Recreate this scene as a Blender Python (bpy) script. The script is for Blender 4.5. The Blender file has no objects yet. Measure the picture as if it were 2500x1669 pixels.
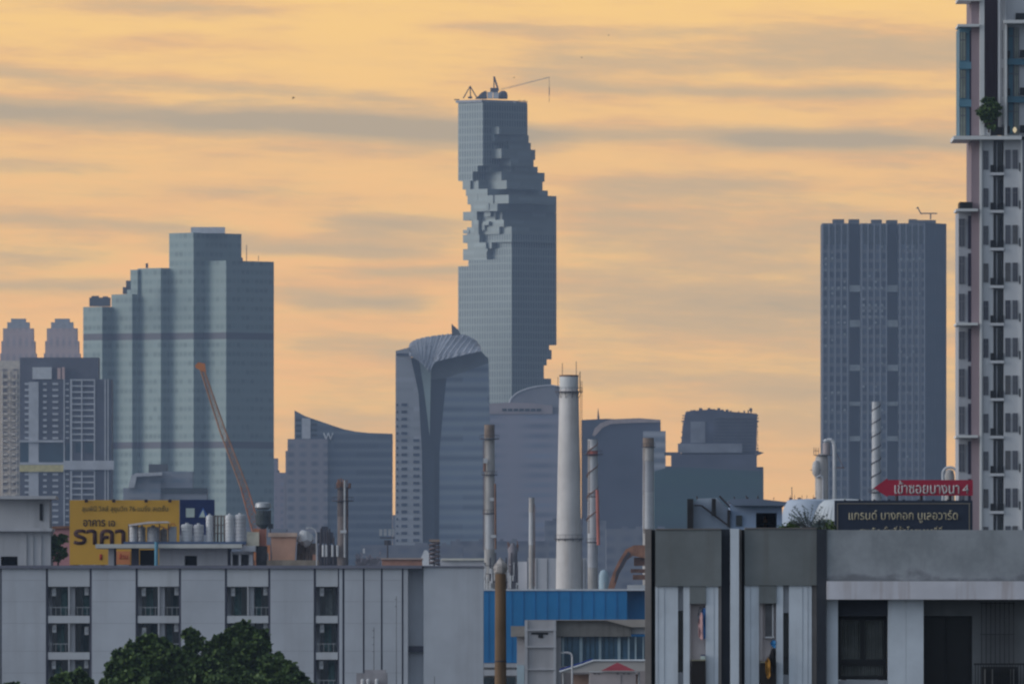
import bpy, bmesh, math, random
from mathutils import Vector, noise as mnoise
sc = bpy.context.scene
C = sc.collection
rad = math.radians
random.seed(7)

# ------------------------------------------------------------------ camera
CAMH = 20.0
LENS = 550.0
K = 36.0 / LENS / 2500.0            # radians per photo pixel
HOR = 1645.0                        # row of the horizon in the photo
cd = bpy.data.cameras.new('camera'); cam = bpy.data.objects.new('camera', cd); C.objects.link(cam)
cam.location = (0, 0, CAMH); cam.rotation_euler = (rad(90), 0, 0)
cd.lens = LENS; cd.sensor_width = 36; cd.shift_y = (HOR - 834.5) / 2500.0
cd.clip_start = 5; cd.clip_end = 60000
sc.camera = cam
sc.cycles.filter_width = 2.3
sc.cycles.volume_bounces = 2
sc.cycles.max_bounces = 7
sc.cycles.diffuse_bounces = 3
sc.view_settings.view_transform = 'Standard'; sc.view_settings.look = 'None'
sc.view_settings.exposure = 0; sc.view_settings.gamma = 1

# ------------------------------------------------------------------ node helper
class NT:
    def __init__(s, tree): s.t = tree; tree.nodes.clear()
    def n(s, typ, **kw):
        nd = s.t.nodes.new(typ)
        for k, v in kw.items(): setattr(nd, k, v)
        return nd
    def put(s, sock, v):
        if isinstance(v, bpy.types.NodeSocket): s.t.links.new(v, sock)
        else: sock.default_value = v
    def m(s, op, *a):
        nd = s.n('ShaderNodeMath', operation=op)
        for i, v in enumerate(a): s.put(nd.inputs[i], v)
        return nd.outputs[0]
    def v(s, op, *a):
        nd = s.n('ShaderNodeVectorMath', operation=op)
        for i, v in enumerate(a): s.put(nd.inputs[i], v)
        return nd.outputs['Value'] if op in ('DOT_PRODUCT', 'LENGTH') else nd.outputs[0]
    def ss(s, x, lo, hi, a=0.0, b=1.0):
        nd = s.n('ShaderNodeMapRange', interpolation_type='SMOOTHSTEP')
        s.put(nd.inputs[0], x); nd.inputs[1].default_value = lo; nd.inputs[2].default_value = hi
        nd.inputs[3].default_value = a; nd.inputs[4].default_value = b
        return nd.outputs[0]
    def mix(s, f, a, b, blend='MIX'):
        nd = s.n('ShaderNodeMix', data_type='RGBA', blend_type=blend)
        s.put(nd.inputs[0], f)
        for i, c in ((6, a), (7, b)):
            if isinstance(c, tuple) and len(c) == 3: c = (*c, 1)
            s.put(nd.inputs[i], c)
        return nd.outputs[2]
    def xyz(s, x, y, z):
        nd = s.n('ShaderNodeCombineXYZ')
        for i, v in enumerate((x, y, z)): s.put(nd.inputs[i], v)
        return nd.outputs[0]
    def noise(s, vec, scale, detail=3, rough=.5):
        nd = s.n('ShaderNodeTexNoise'); s.put(nd.inputs['Vector'], vec)
        nd.inputs['Scale'].default_value = scale; nd.inputs['Detail'].default_value = detail
        nd.inputs['Roughness'].default_value = rough
        return nd.outputs[0]

def lin(r, g, b):
    f = lambda c: (c / 255 / 12.92) if c / 255 <= .04045 else ((c / 255 + .055) / 1.055) ** 2.4
    return (f(r), f(g), f(b))

# ------------------------------------------------------------------ world: evening sky, glowing cloud deck ahead, blue dusk sky elsewhere
SUN_AZ, SUN_EL = 261.0, 16.0        # clockwise from +Y
w = bpy.data.worlds.new('World'); sc.world = w; w.use_nodes = True
t = NT(w.node_tree)
geo = t.n('ShaderNodeTexCoord').outputs['Generated']
sep = t.n('ShaderNodeSeparateXYZ'); t.t.links.new(geo, sep.inputs[0])
dx, dy, dz = sep.outputs
az = t.m('ARCTAN2', dx, dy)
el = t.m('ARCSINE', dz)
A = t.m('MULTIPLY_ADD', az, 1 / K, 1250.0)      # azimuth and elevation in fine angular steps
E = t.m('MULTIPLY_ADD', el, -1 / K, HOR)
# gentle warp so that the streaks undulate
wv = t.noise(t.xyz(t.m('MULTIPLY', A, .0011), t.m('MULTIPLY', E, .0032), 3.1), 1.0, 3)
Ew = t.m('MULTIPLY_ADD', t.m('SUBTRACT', wv, .5), 70.0, E)
Aw = t.m('MULTIPLY_ADD', t.m('SUBTRACT', t.noise(t.xyz(t.m('MULTIPLY', A, .002), t.m('MULTIPLY', E, .004), 9.7), 1.0, 2), .5), 160.0, A)
dens = None
BANDS = [  # az0, az1, el, slope, half thickness, strength
    (-600, 1500, 292, .045, 34, .95), (300, 2300, 318, .02, 22, .55), (1650, 2900, 352, .012, 22, .85),
    (-500, 1150, 205, .075, 22, .50), (1200, 2300, 218, .03, 16, .50), (1900, 2900, 236, .02, 14, .25),
    (1100, 3400, 130, -.02, 60, .50), (900, 2200, 70, .01, 22, .30), (-300, 800, 20, .02, 24, .30),
    (-500, 420, 405, .03, 22, .45), (330, 900, 462, .02, 16, .30), (-400, 700, 545, .03, 22, .45),
    (700, 1250, 545, .05, 46, .62), (300, 1120, 605, .03, 26, .62), (-400, 420, 622, .01, 34, .55),
    (850, 1260, 665, .0, 14, .45), (640, 1150, 748, -.01, 22, .75), (-300, 500, 690, .0, 20, .42),
    (1250, 2600, 640, .0, 170, .48), (1250, 2400, 770, .0, 60, .42), (600, 1200, 850, .0, 26, .35), (1250, 2600, 930, .02, 60, .42),
    (600, 1300, 990, .0, 60, .35), (1700, 2600, 1010, .0, 60, .40), (-500, 500, 470, .0, 18, .18),
    (380, 640, 255, .02, 10, .25), (500, 1150, 370, .01, 12, .22), (1300, 2100, 455, .0, 40, .25)]
for a0, a1, e0, sl, th, st in BANDS:
    ac = (a0 + a1) / 2
    u = t.m('MULTIPLY', t.m('SUBTRACT', Ew, t.m('MULTIPLY_ADD', A, sl, e0 - sl * ac)), 1 / th)
    g = t.m('EXPONENT', t.m('MULTIPLY', t.m('MULTIPLY', u, u), -1.0))
    e = min(260, (a1 - a0) * .35)
    win = t.m('MULTIPLY', t.ss(Aw, a0, a0 + e), t.ss(Aw, a1 - e, a1, 1, 0))
    b = t.m('MULTIPLY', t.m('MULTIPLY', g, win), st)
    dens = b if dens is None else t.m('ADD', dens, b)
n1 = t.noise(t.xyz(t.m('MULTIPLY', A, .0016), t.m('MULTIPLY', t.m('MULTIPLY_ADD', A, -.035, E), .0125), 1.3), 1.0, 5, .55)
n2 = t.noise(t.xyz(t.m('MULTIPLY', A, .0045), t.m('MULTIPLY', t.m('MULTIPLY_ADD', A, -.02, E), .028), 5.3), 1.0, 4, .55)
n4 = t.noise(t.xyz(t.m('MULTIPLY', A, .010), t.m('MULTIPLY', t.m('MULTIPLY_ADD', A, -.03, E), .075), 2.3), 1.0, 5, .62)
n3 = t.noise(t.xyz(t.m('MULTIPLY', A, .0065), t.m('MULTIPLY', E, .014), 8.3), 1.0, 5, .6)
nn = t.m('ADD', t.m('MULTIPLY', t.m('SUBTRACT', n1, .5), 1.25), t.m('MULTIPLY', t.m('SUBTRACT', n2, .5), .55))
nn = t.m('ADD', nn, t.m('MULTIPLY_ADD', t.m('SUBTRACT', n3, .5), .35, .12))
nn = t.m('ADD', nn, t.m('MULTIPLY', t.m('SUBTRACT', n4, .5), .40))
dens = t.m('ADD', dens, nn)
bright = t.mix(t.ss(E, -100, 900), lin(254, 206, 128), lin(255, 192, 130))
peach = t.mix(t.ss(n1, .35, .65), lin(244, 197, 132), lin(236, 184, 130))
c1 = t.mix(t.ss(dens, -.15, .45), bright, peach)
c2 = t.mix(t.ss(dens, .2, .75), c1, lin(212, 178, 138))
c3 = t.mix(t.ss(dens, .6, 1.3), c2, lin(186, 165, 140))
low = t.mix(t.ss(E, 800, 1350, 0, .6), c3, lin(232, 184, 128))
glow = t.v('SCALE', low); t.put(glow.node.inputs['Scale'], 1.215)
glow = t.mix(1.0, glow, (.99, .99, .875), 'MULTIPLY')
sky = t.n('ShaderNodeTexSky', sky_type='NISHITA', sun_disc=False)
sky.sun_elevation = rad(SUN_EL); sky.sun_rotation = rad(SUN_AZ); sky.altitude = 20
sky.air_density = 1.6; sky.dust_density = 2.0; sky.ozone_density = 2.5
# overcast veil: a soft grey-blue cloud sheet over the clear sky
bgA = t.n('ShaderNodeBackground'); t.put(bgA.inputs[0], sky.outputs[0]); bgA.inputs[1].default_value = .05
veiln = t.noise(geo, 2.2, 4)
bgV = t.n('ShaderNodeBackground'); t.put(bgV.inputs[0], t.mix(veiln, lin(122, 138, 156), lin(168, 176, 186))); t.put(bgV.inputs[1], t.m('MAXIMUM', .06, t.m('MULTIPLY_ADD', t.v('DOT_PRODUCT', geo, (-.97, -.24, .0)), 1.55, 1.38)))
mixV = t.n('ShaderNodeMixShader'); mixV.inputs[0].default_value = .75
t.put(mixV.inputs[1], bgA.outputs[0]); t.put(mixV.inputs[2], bgV.outputs[0])
bgB = t.n('ShaderNodeBackground'); t.put(bgB.inputs[0], glow); bgB.inputs[1].default_value = 1.0
cosang = t.v('DOT_PRODUCT', geo, (math.sin(rad(-6)), math.cos(rad(-6)), .03))
f = t.m('MULTIPLY', t.ss(cosang, .80, .975), t.ss(dz, .10, .32, 1, 0))
mixS = t.n('ShaderNodeMixShader'); t.put(mixS.inputs[0], f)
t.put(mixS.inputs[1], mixV.outputs[0]); t.put(mixS.inputs[2], bgB.outputs[0])
t.put(t.n('ShaderNodeOutputWorld').inputs[0], mixS.outputs[0])

sd = bpy.data.lights.new('sun', 'SUN'); so = bpy.data.objects.new('sun', sd); C.objects.link(so)
sd.energy = 1.3; sd.angle = rad(32); sd.color = (1.0, .96, .90)
sv = Vector((math.sin(rad(SUN_AZ)) * math.cos(rad(SUN_EL)), math.cos(rad(SUN_AZ)) * math.cos(rad(SUN_EL)), math.sin(rad(SUN_EL))))
so.rotation_euler = (-sv).to_track_quat('-Z', 'Y').to_euler(); so.location = (-300, -200, 400)

# ------------------------------------------------------------------ materials
MATS = {}
def mat(name, col, rough=.7, var=.12, scale=.6, streak=0.0, metal=0.0, spec=.3, stain=None, bump=0.0, emit=None):
    if name in MATS: return MATS[name]
    m = bpy.data.materials.new(name); m.use_nodes = True; t = NT(m.node_tree); MATS[name] = m
    P = t.n('ShaderNodeBsdfPrincipled'); tc = t.n('ShaderNodeTexCoord').outputs['Object']
    n = t.noise(tc, scale, 5, .6)
    lo = tuple(c * (1 - var) for c in col); hi = tuple(min(1, c * (1 + var)) for c in col)
    c = t.mix(t.ss(n, .3, .7), lo, hi)
    if streak:
        s = t.noise(t.v('MULTIPLY', tc, (1, 1, .07)), scale * 3, 4, .6)
        dirt = stain or tuple(k * .55 for k in col)
        c = t.mix(t.ss(s, .48, .75, 0, streak), c, dirt)
    t.put(P.inputs['Base Color'], c); P.inputs['Roughness'].default_value = rough
    P.inputs['Metallic'].default_value = metal; P.inputs['Specular IOR Level'].default_value = spec
    if bump:
        b = t.n('ShaderNodeBump'); b.inputs['Strength'].default_value = bump; t.put(b.inputs['Height'], t.noise(tc, scale * 8, 4)); t.put(P.inputs['Normal'], b.outputs[0])
    if emit:
        P.inputs['Emission Color'].default_value = (*emit[0], 1); P.inputs['Emission Strength'].default_value = emit[1]
    t.put(t.n('ShaderNodeOutputMaterial').inputs[0], P.outputs[0])
    return m

def facade(name, wall, glass, fh, gh=.5, pw=0, gw=.6, rough=.45, rnd=.25, bands=(), bandcol=None, spec=.4, soft=.12, metal=0.0):
    """wall with storey bands of glass (height fh metres, glazed share gh) and, if pw, windows of pitch pw and glazed share gw"""
    m = bpy.data.materials.new(name); m.use_nodes = True; t = NT(m.node_tree); MATS[name] = m
    P = t.n('ShaderNodeBsdfPrincipled'); g = t.n('ShaderNodeNewGeometry')
    pos = g.outputs['Position']; nrm = g.outputs['True Normal']
    tan = t.v('CROSS_PRODUCT', nrm, (0, 0, 1.0))
    al = t.v('DOT_PRODUCT', pos, tan)
    sp = t.n('ShaderNodeSeparateXYZ'); t.put(sp.inputs[0], pos); z = sp.outputs[2]
    fz = t.m('FRACT', t.m('DIVIDE', z, fh)); 
    def pulse(x, share):
        h = share / 2
        d = t.m('ABSOLUTE', t.m('SUBTRACT', x, .5))
        return t.ss(d, h - soft * .5, h + soft * .5, 1, 0)
    msk = pulse(fz, gh)
    iz = t.m('FLOOR', t.m('DIVIDE', z, fh))
    if pw:
        fx = t.m('FRACT', t.m('DIVIDE', al, pw)); ix = t.m('FLOOR', t.m('DIVIDE', al, pw))
        msk = t.m('MULTIPLY', msk, pulse(fx, gw))
    else: ix = t.m('FLOOR', t.m('DIVIDE', al, fh * 2.5))
    wn = t.n('ShaderNodeTexWhiteNoise', noise_dimensions='3D'); t.put(wn.inputs['Vector'], t.xyz(ix, iz, 1.5))
    gl = t.mix(t.m('MULTIPLY', wn.outputs['Value'], rnd), glass, tuple(min(1, c * 3 + .06) for c in glass))
    n = t.noise(pos, .03, 4, .6)
    wl = t.mix(n, tuple(c * .82 for c in wall), tuple(min(1, c * 1.15) for c in wall))
    c = t.mix(msk, wl, gl)
    for zb0, zb1 in bands:
        bm_ = t.m('MULTIPLY', t.ss(z, zb0 - .5, zb0), t.ss(z, zb1, zb1 + .5, 1, 0))
        c = t.mix(bm_, c, bandcol)
    t.put(P.inputs['Base Color'], c)
    t.put(P.inputs['Roughness'], t.m('MULTIPLY_ADD', msk, 0.0 if metal else -.25, rough + (0 if metal else .2))); P.inputs['Metallic'].default_value = metal; P.inputs['Specular IOR Level'].default_value = spec
    t.put(t.n('ShaderNodeOutputMaterial').inputs[0], P.outputs[0])
    return m

# ------------------------------------------------------------------ geometry helpers
def S(d): return K * d
def X(px, d): return (px - 1250.0) * K * d
def Z(py, d): return CAMH + (HOR - py) * K * d
def tag(o, label=None, cat=None, group=None, kind=None):
    if label: o['label'] = label
    if cat: o['category'] = cat
    if group: o['group'] = group
    if kind: o['kind'] = kind
    return o
def thing(name, label, cat, loc, group=None):
    o = bpy.data.objects.new(name, None); C.objects.link(o); o.location = loc; o.empty_display_size = .5
    return tag(o, label, cat, group)
def base(px, d, z=0.0): return (X(px, d), d, z)
def wloc(o):
    v = Vector(o.location); p = o.parent
    while p: v += Vector(p.location); p = p.parent
    return v

class MB:
    def __init__(s): s.v = []; s.f = []; s.m = []
    def face(s, pts, mi=0):
        i = len(s.v); s.v += [tuple(p) for p in pts]; s.f.append(tuple(range(i, i + len(pts)))); s.m.append(mi)
    def hexa(s, b, tp, mi=0):
        i = len(s.v); s.v += [tuple(p) for p in b] + [tuple(p) for p in tp]; n = len(b)
        s.f.append(tuple(i + k for k in reversed(range(n)))); s.f.append(tuple(i + n + k for k in range(n)))
        for k in range(n): s.f.append((i + k, i + (k + 1) % n, i + n + (k + 1) % n, i + n + k))
        s.m += [mi] * (n + 2)
    def box(s, x0, x1, y0, y1, z0, z1, mi=0):
        b = [(x0, y0), (x1, y0), (x1, y1), (x0, y1)]
        s.hexa([(x, y, z0) for x, y in b], [(x, y, z1) for x, y in b], mi); return s
    def pb(s, x0, y0, x1, y1, d, dep, off=0, mi=0):      # photo-pixel rectangle seen at distance d, its front face off metres behind d
        s.box(X(x0, d), X(x1, d), d + off, d + off + dep, Z(y1, d), Z(y0, d), mi); return s
    def gb(s, x0, y0, x1, d, dep, off=0, mi=0):          # the same but standing on the ground
        s.box(X(x0, d), X(x1, d), d + off, d + off + dep, 0, Z(y0, d), mi); return s
    def poly(s, pts, d, dep, off=0, mi=0):               # clockwise or not, px outline pushed back dep metres
        P = [(X(a, d), Z(b, d)) for a, b in pts]
        ar = sum(P[i][0] * P[(i + 1) % len(P)][1] - P[(i + 1) % len(P)][0] * P[i][1] for i in range(len(P)))
        if ar > 0: P.reverse()
        s.hexa([(x, d + off + dep, z) for x, z in P][::-1][::-1], [(x, d + off, z) for x, z in P], mi); return s
    def tube(s, p0, p1, r0, r1=None, n=8, mi=0):
        r1 = r0 if r1 is None else r1; p0 = Vector(p0); p1 = Vector(p1); a = (p1 - p0).normalized()
        u = a.orthogonal().normalized(); w_ = a.cross(u)
        ring = lambda p, r: [p + (u * math.cos(k * 2 * math.pi / n) + w_ * math.sin(k * 2 * math.pi / n)) * r for k in range(n)]
        s.hexa(ring(p0, r0), ring(p1, r1), mi); return s
    def path(s, pts, r, n=8, mi=0):
        for a, b in zip(pts, pts[1:]): s.tube(a, b, r, n=n, mi=mi)
        return s
    def pt(s, a, b, d, d2=None): return (X(a, d), d if d2 is None else d2, Z(b, d))
    def ptube(s, a, b, r, d, n=8, mi=0, r1=None):        # px endpoints, px radius
        s.tube((X(a[0], d), d, Z(a[1], d)), (X(b[0], d), d, Z(b[1], d)), r * S(d), None if r1 is None else r1 * S(d), n, mi); return s
    def lathe(s, cx, cy, prof, n=20, mi=0):              # prof: (r, z) from the bottom up
        i = len(s.v)
        for r, z in prof:
            for k in range(n):
                a = 2 * math.pi * k / n; s.v.append((cx + r * math.cos(a), cy + r * math.sin(a), z))
        for j in range(len(prof) - 1):
            for k in range(n):
                k2 = (k + 1) % n; s.f.append((i + j * n + k, i + j * n + k2, i + (j + 1) * n + k2, i + (j + 1) * n + k)); s.m.append(mi)
        s.f.append(tuple(i + k for k in reversed(range(n)))); s.m.append(mi)
        j = len(prof) - 1; s.f.append(tuple(i + j * n + k for k in range(n))); s.m.append(mi)
        return s
    def done(s, name, mats, parent=None, bev=0, smooth=False):
        if not isinstance(mats, (list, tuple)): mats = [mats]
        if parent is not None: o0 = wloc(parent)
        else:
            xs = [v[0] for v in s.v]; ys = [v[1] for v in s.v]; zs = [v[2] for v in s.v]
            o0 = Vector(((min(xs) + max(xs)) / 2, (min(ys) + max(ys)) / 2, min(zs)))
        me = bpy.data.meshes.new(name)
        me.from_pydata([(v[0] - o0.x, v[1] - o0.y, v[2] - o0.z) for v in s.v], [], s.f)
        for m_ in mats: me.materials.append(m_)
        me.polygons.foreach_set('material_index', s.m)
        bm = bmesh.new(); bm.from_mesh(me); bmesh.ops.recalc_face_normals(bm, faces=bm.faces)
        if smooth:
            for f in bm.faces: f.smooth = True
        bm.to_mesh(me); bm.free(); me.update()
        if smooth:
            try: me.set_sharp_from_angle(angle=rad(40))
            except Exception: pass
        o = bpy.data.objects.new(name, me); C.objects.link(o)
        if parent is not None: o.parent = parent
        else: o.location = o0
        if bev:
            b = o.modifiers.new('edge', 'BEVEL'); b.width = bev; b.segments = 2; b.limit_method = 'ANGLE'
        return o
def split(mb, name, mats, parent, cap=100):
    """every separate piece of mb becomes a part of its own"""
    par = list(range(len(mb.v)))
    def find(a):
        while par[a] != a: par[a] = par[par[a]]; a = par[a]
        return a
    for f in mb.f:
        for k in f[1:]:
            a, b = find(f[0]), find(k)
            if a != b: par[b] = a
    grp = {}
    for i, f in enumerate(mb.f): grp.setdefault(find(f[0]), []).append(i)
    out = []; keys = list(grp)
    chunks = [[k] for k in keys[:cap]] + ([keys[cap:]] if len(keys) > cap else [])
    for ch in chunks:
        q = MB()
        for k in ch:
            idx = {}
            for fi in grp[k]:
                nf = []
                for vi in mb.f[fi]:
                    if vi not in idx: idx[vi] = len(q.v); q.v.append(mb.v[vi])
                    nf.append(idx[vi])
                q.f.append(tuple(nf)); q.m.append(mb.m[fi])
        o = q.done(name, mats, parent)
        if len(ch) > 1: tag(o, kind='stuff')
        out.append(o)
    return out
def dupe(o, off, parent=None, first=True):
    c = o.copy(); C.objects.link(c)
    if parent is not None: c.parent = parent
    if first: c.location = Vector(o.location) + Vector(off)
    for ch in list(o.children): dupe(ch, (0, 0, 0), c, False)
    return c

def text(s, px0, px1, pyb, pyt, d, off, m_, parent, name='lettering', thick=.02, bold=.006):
    """writing fitted in a pixel rectangle (left, right, bottom, top) on a board at distance d"""
    cu = bpy.data.curves.new('txt', 'FONT'); cu.body = s; cu.size = 1; cu.extrude = 0; cu.offset = bold
    o = bpy.data.objects.new('txt', cu); C.objects.link(o); bpy.context.view_layer.update()
    me = bpy.data.meshes.new_from_object(o.evaluated_get(bpy.context.evaluated_depsgraph_get()))
    bpy.data.objects.remove(o); bpy.data.curves.remove(cu)
    xs = [v.co.x for v in me.vertices]; ys = [v.co.y for v in me.vertices]
    x0, x1, y0, y1 = min(xs), max(xs), min(ys), max(ys)
    o0 = wloc(parent)
    for v in me.vertices:
        wx = X(px0 + (v.co.x - x0) / (x1 - x0) * (px1 - px0), d); wz = Z(pyb + (v.co.y - y0) / (y1 - y0) * (pyt - pyb), d)
        v.co = (wx - o0.x, d + off - o0.y, wz - o0.z)
    me.materials.clear(); me.materials.append(m_)
    ob = bpy.data.objects.new(name, me); C.objects.link(ob); ob.parent = parent
    sl = ob.modifiers.new('thick', 'SOLIDIFY'); sl.thickness = thick; sl.offset = 0
    return ob

# common materials
white = mat('white_paint', (.62, .62, .64), .6, .08, .5, streak=.25)
offwhite = mat('offwhite_paint', (.50, .50, .53), .65, .1, .4, streak=.3)
greyw = mat('grey_render', (.36, .37, .40), .8, .1, .5, streak=.3)
dkgrey = mat('dark_grey_paint', (.085, .09, .10), .7, .12, .5)
black = mat('near_black', (.015, .016, .018), .5, .2, 1)
dkglass = mat('dark_glass', (.018, .028, .032), .15, .3, .8, spec=.5)
steel = mat('galvanised_steel', (.42, .43, .45), .45, .12, 2, metal=.3)
dsteel = mat('dark_steel', (.07, .06, .07), .6, .2, 1)
rust = mat('rust_brown', (.22, .11, .07), .8, .3, .8)
concrete = mat('pale_concrete', (.40, .39, .38), .85, .12, .3, streak=.4)
orange = mat('orange_paint', (.62, .22, .08), .6, .15, .3)

# ------------------------------------------------------------------ ground
gm = mat('ground', (.06, .065, .06), .95, .4, .02)
g = MB(); g.box(-14000, 14000, -1500, 14000, -2, 0)
tag(g.done('ground', gm), kind='structure')

# ------------------------------------------------------------------ far skyline
def frame45(xc, d):
    """near corner of a tower turned 45 degrees: a runs back to the left, b back to the right, in photo pixels"""
    s = S(d); x0 = X(xc, d)
    return lambda a, b: (x0 + s * (a + b), d + s * (b - a))
def rbox(m, fr, a0, a1, b0, b1, z0, z1, mi=0):
    q = [fr(a0, b0), fr(a1, b0), fr(a1, b1), fr(a0, b1)]
    m.hexa([(x, y, z0) for x, y in q], [(x, y, z1) for x, y in q], mi)

# --- pixelated skyscraper
d = 8000; fr = frame45(1249, d); s = S(d)
glassM = facade('striped_curtain_wall', (.26, .30, .30), (.09, .11, .12), 3.9, .82, 1.8, .5, rough=.5, rnd=.12, soft=.35, metal=.35)
blockM = facade('smooth_glass_blocks', (.235, .265, .26), (.19, .22, .22), 3.9, .5, 0, .5, rough=.5, rnd=.25, soft=.5, metal=.35)
tw = thing('skyscraper', 'tallest dark glass skyscraper with a band of pixel-like stepped blocks spiralling round it', 'skyscraper', base(1240, d))
m = MB()
rbox(m, fr, -131, 0, 0, 110, 0, Z(922, d)); 
ROWS = [(922, 890, 1328, [(1118, 1249)]), (890, 875, 1335, [(1118, 1249)]), (875, 840, 1345, [(1118, 1249)]), (840, 647, 1359, [(1118, 1249)])]
m.v.clear(); m.f.clear(); m.m.clear()
ROWS = [(HOR + CAMH / s, 940, 1330, [(1118, 1249)]), (940, 922, 1346, [(1118, 1249)]), (922, 890, 1328, [(1118, 1249)]), (890, 875, 1335, [(1118, 1249)]), (875, 852, 1347, [(1118, 1249)]),
        (852, 840, 1341, [(1118, 1249)]), (840, 647, 1359, [(1118, 1249)])]
mid = [(247, 307, 1288, [(1118, 1179)]), (307, 325, 1288, [(1118, 1179), (1199, 1218)]), (325, 343, 1291, [(1118, 1179), (1199, 1207)]),
       (343, 361, 1296, [(1118, 1179), (1236, 1240)]), (361, 384, 1307, [(1118, 1179), (1199, 1224)]), (384, 402, 1303, [(1118, 1179), (1220, 1247)]),
       (402, 416, 1313, [(1118, 1166), (1188, 1200), (1228, 1247)]), (416, 438, 1330, [(1118, 1154), (1184, 1224)]), (438, 459, 1325, [(1129, 1148), (1153, 1168), (1190, 1237)]),
       (459, 475, 1338, [(1137, 1190)]), (475, 496, 1359, [(1141, 1204), (1206, 1242)]), (496, 514, 1359, [(1149, 1214)]),
       (514, 535, 1359, [(1130, 1164), (1176, 1209), (1216, 1226)]), (535, 552, 1359, [(1151, 1168), (1179, 1230)]), (552, 570, 1359, [(1140, 1168), (1177, 1219), (1226, 1249)]),
       (570, 590, 1359, [(1130, 1170), (1182, 1249)]), (590, 605, 1359, [(1141, 1186), (1191, 1200), (1212, 1249)]), (605, 612, 1359, [(1130, 1190), (1202, 1249)]), (612, 632, 1359, [(1130, 1188), (1200, 1249)]), (632, 647, 1359, [(1143, 1249)])]
rows = [(b, a, R, sg) for a, b, R, sg in mid] + ROWS
bl = MB()
rr = random.Random(3)
for yb, yt, R, segs in rows:
    v0 = 0; px_ = None
    for (xa, xb) in segs:
        if px_ is not None: v0 += xa - px_
        px_ = xb
        u0, u1 = max(0, xa - 1118 - v0), xb - 1118 - v0
        vm = min(165, R - 1118 - u1)
        tgt, mi = (m, 0) if (len(segs) == 1 and (xa == 1118 and xb in (1179, 1249)) and (yb <= 306 or yt >= 630)) or xa == 1118 else (bl, 0)
        if xb == 1249 and yt >= 570 : tgt = m
        rbox(tgt, fr, u0 - 131, u1 - 131, v0, vm, Z(yb, d), Z(yt, d))
# loose cubes standing proud of the stepped band on both visible faces
for k in range(22):
    y = rr.uniform(330, 470); h = rr.choice((9, 12, 17)); 
    umax = 61 if y < 400 else 61 + (y - 400) / 200 * 68
    v = rr.uniform(22, 95); p = rr.uniform(1.2, 4.5)
    rbox(bl, fr, umax - 131 - 6, umax - 131 + p - (12 if y > 400 else 0), v, v + rr.choice((8, 12, 16)), Z(y + h, d), Z(y, d))
for k in range(12):
    y = rr.uniform(440, 600); u = rr.uniform(12, 80); h = rr.choice((9, 12, 17))
    rbox(bl, fr, u - 131, u - 131 + rr.choice((7, 11, 15)), rr.uniform(-1.5, 9), 30, Z(y + h, d), Z(y, d))
split(m, 'shaft_section', glassM, tw); bl.done('stepped_blocks', blockM, tw)
m = MB(); rbox(m, fr, -131 - 3, -131 + 61, -3, 70, Z(246.8, d), Z(241, d)); rbox(m, fr, -131 + 12, -131 + 50, 70, 100, Z(246.8, d), Z(240, d))
rbox(m, fr, -75, -71, 80, 108, Z(246.8, d), Z(243, d)); m.done('roof_slab', greyw, tw)
m = MB(); m.lathe(X(1228, d), d + 5, [(11 * s, Z(241, d)), (11.5 * s, Z(233, d)), (10 * s, Z(226, d)), (6 * s, Z(222, d)), (1 * s, Z(221, d))], 18); m.done('roof_dome', dkgrey, tw)
m = MB(); m.pb(1190, 225, 1203, 241, d, 5, -2); m.pb(1204, 226, 1217, 241, d, 5, -2.3); split(m, 'plant_room', white, tw)
m = MB()
m.poly([(1160, 241), (1168, 234), (1176, 226), (1184, 222), (1189, 223), (1189, 241)], d, 6, 1); m.done('roof_ridge', dkgrey, tw)
m = MB()
for k in range(12): m.pb(1262 + k * 2.2, 246.5 - rr.uniform(1, 5), 1263.4 + k * 2.2, 250, d, 1, 12)
split(m, 'parapet_stub', dkgrey, tw)
cr = thing('derrick_crane', 'small three-legged derrick on the left corner of the pixelated skyscraper roof', 'derrick', (X(1148, d), d - 2, Z(241, d)))
m = MB()
for a in ((1131, 241), (1149, 241), (1165, 241)): m.tube((X(a[0], d), d - 2 + (3 if a[0] == 1149 else 0), Z(a[1], d)), (X(1148, d), d - 2, Z(211, d)), .28)
m.done('tripod', dsteel, cr)
m = MB(); m.pb(1109, 244, 1122, 246.5, d, 1, -10); m.pb(1143, 236, 1153, 241, d, 2, -2); m.done('base_frame', dsteel, cr)
cr = thing('tower_crane', 'thin long-armed crane reaching right from the top of the pixelated skyscraper', 'crane', (X(1215, d), d, Z(222, d)))
m = MB(); m.tube((X(1206, d), d, Z(226, d)), (X(1206, d), d, Z(187, d)), .3); m.tube((X(1217, d), d, Z(222, d)), (X(1206, d), d, Z(187, d)), .45); m.pb(1197, 215, 1216, 226, d, 3, -1.5); m.done('mast', dsteel, cr)
m = MB(); 
P0, P1 = Vector((X(1222, d), d, Z(219, d))), Vector((X(1341, d), d, Z(189, d)))
for off in (-.35, .35): m.tube(P0 + Vector((0, 0, off)), P1 + Vector((0, 0, off * .5)), .07)
for k in range(28):
    a = P0.lerp(P1, k / 28) + Vector((0, 0, -.35 + .2 * k / 28)); b = P0.lerp(P1, (k + 1) / 28) + Vector((0, 0, .35 - .2 * k / 28)); m.tube(a, b, .045)
m.done('jib', steel, cr)
m = MB(); m.tube((X(1341, d), d, Z(189, d)), (X(1341, d), d, Z(250, d)), .09); m.tube((X(1341, d), d, Z(232, d)), (X(1341, d), d, Z(213, d)), .2); m.done('hoist_cable', dsteel, cr)

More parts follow.
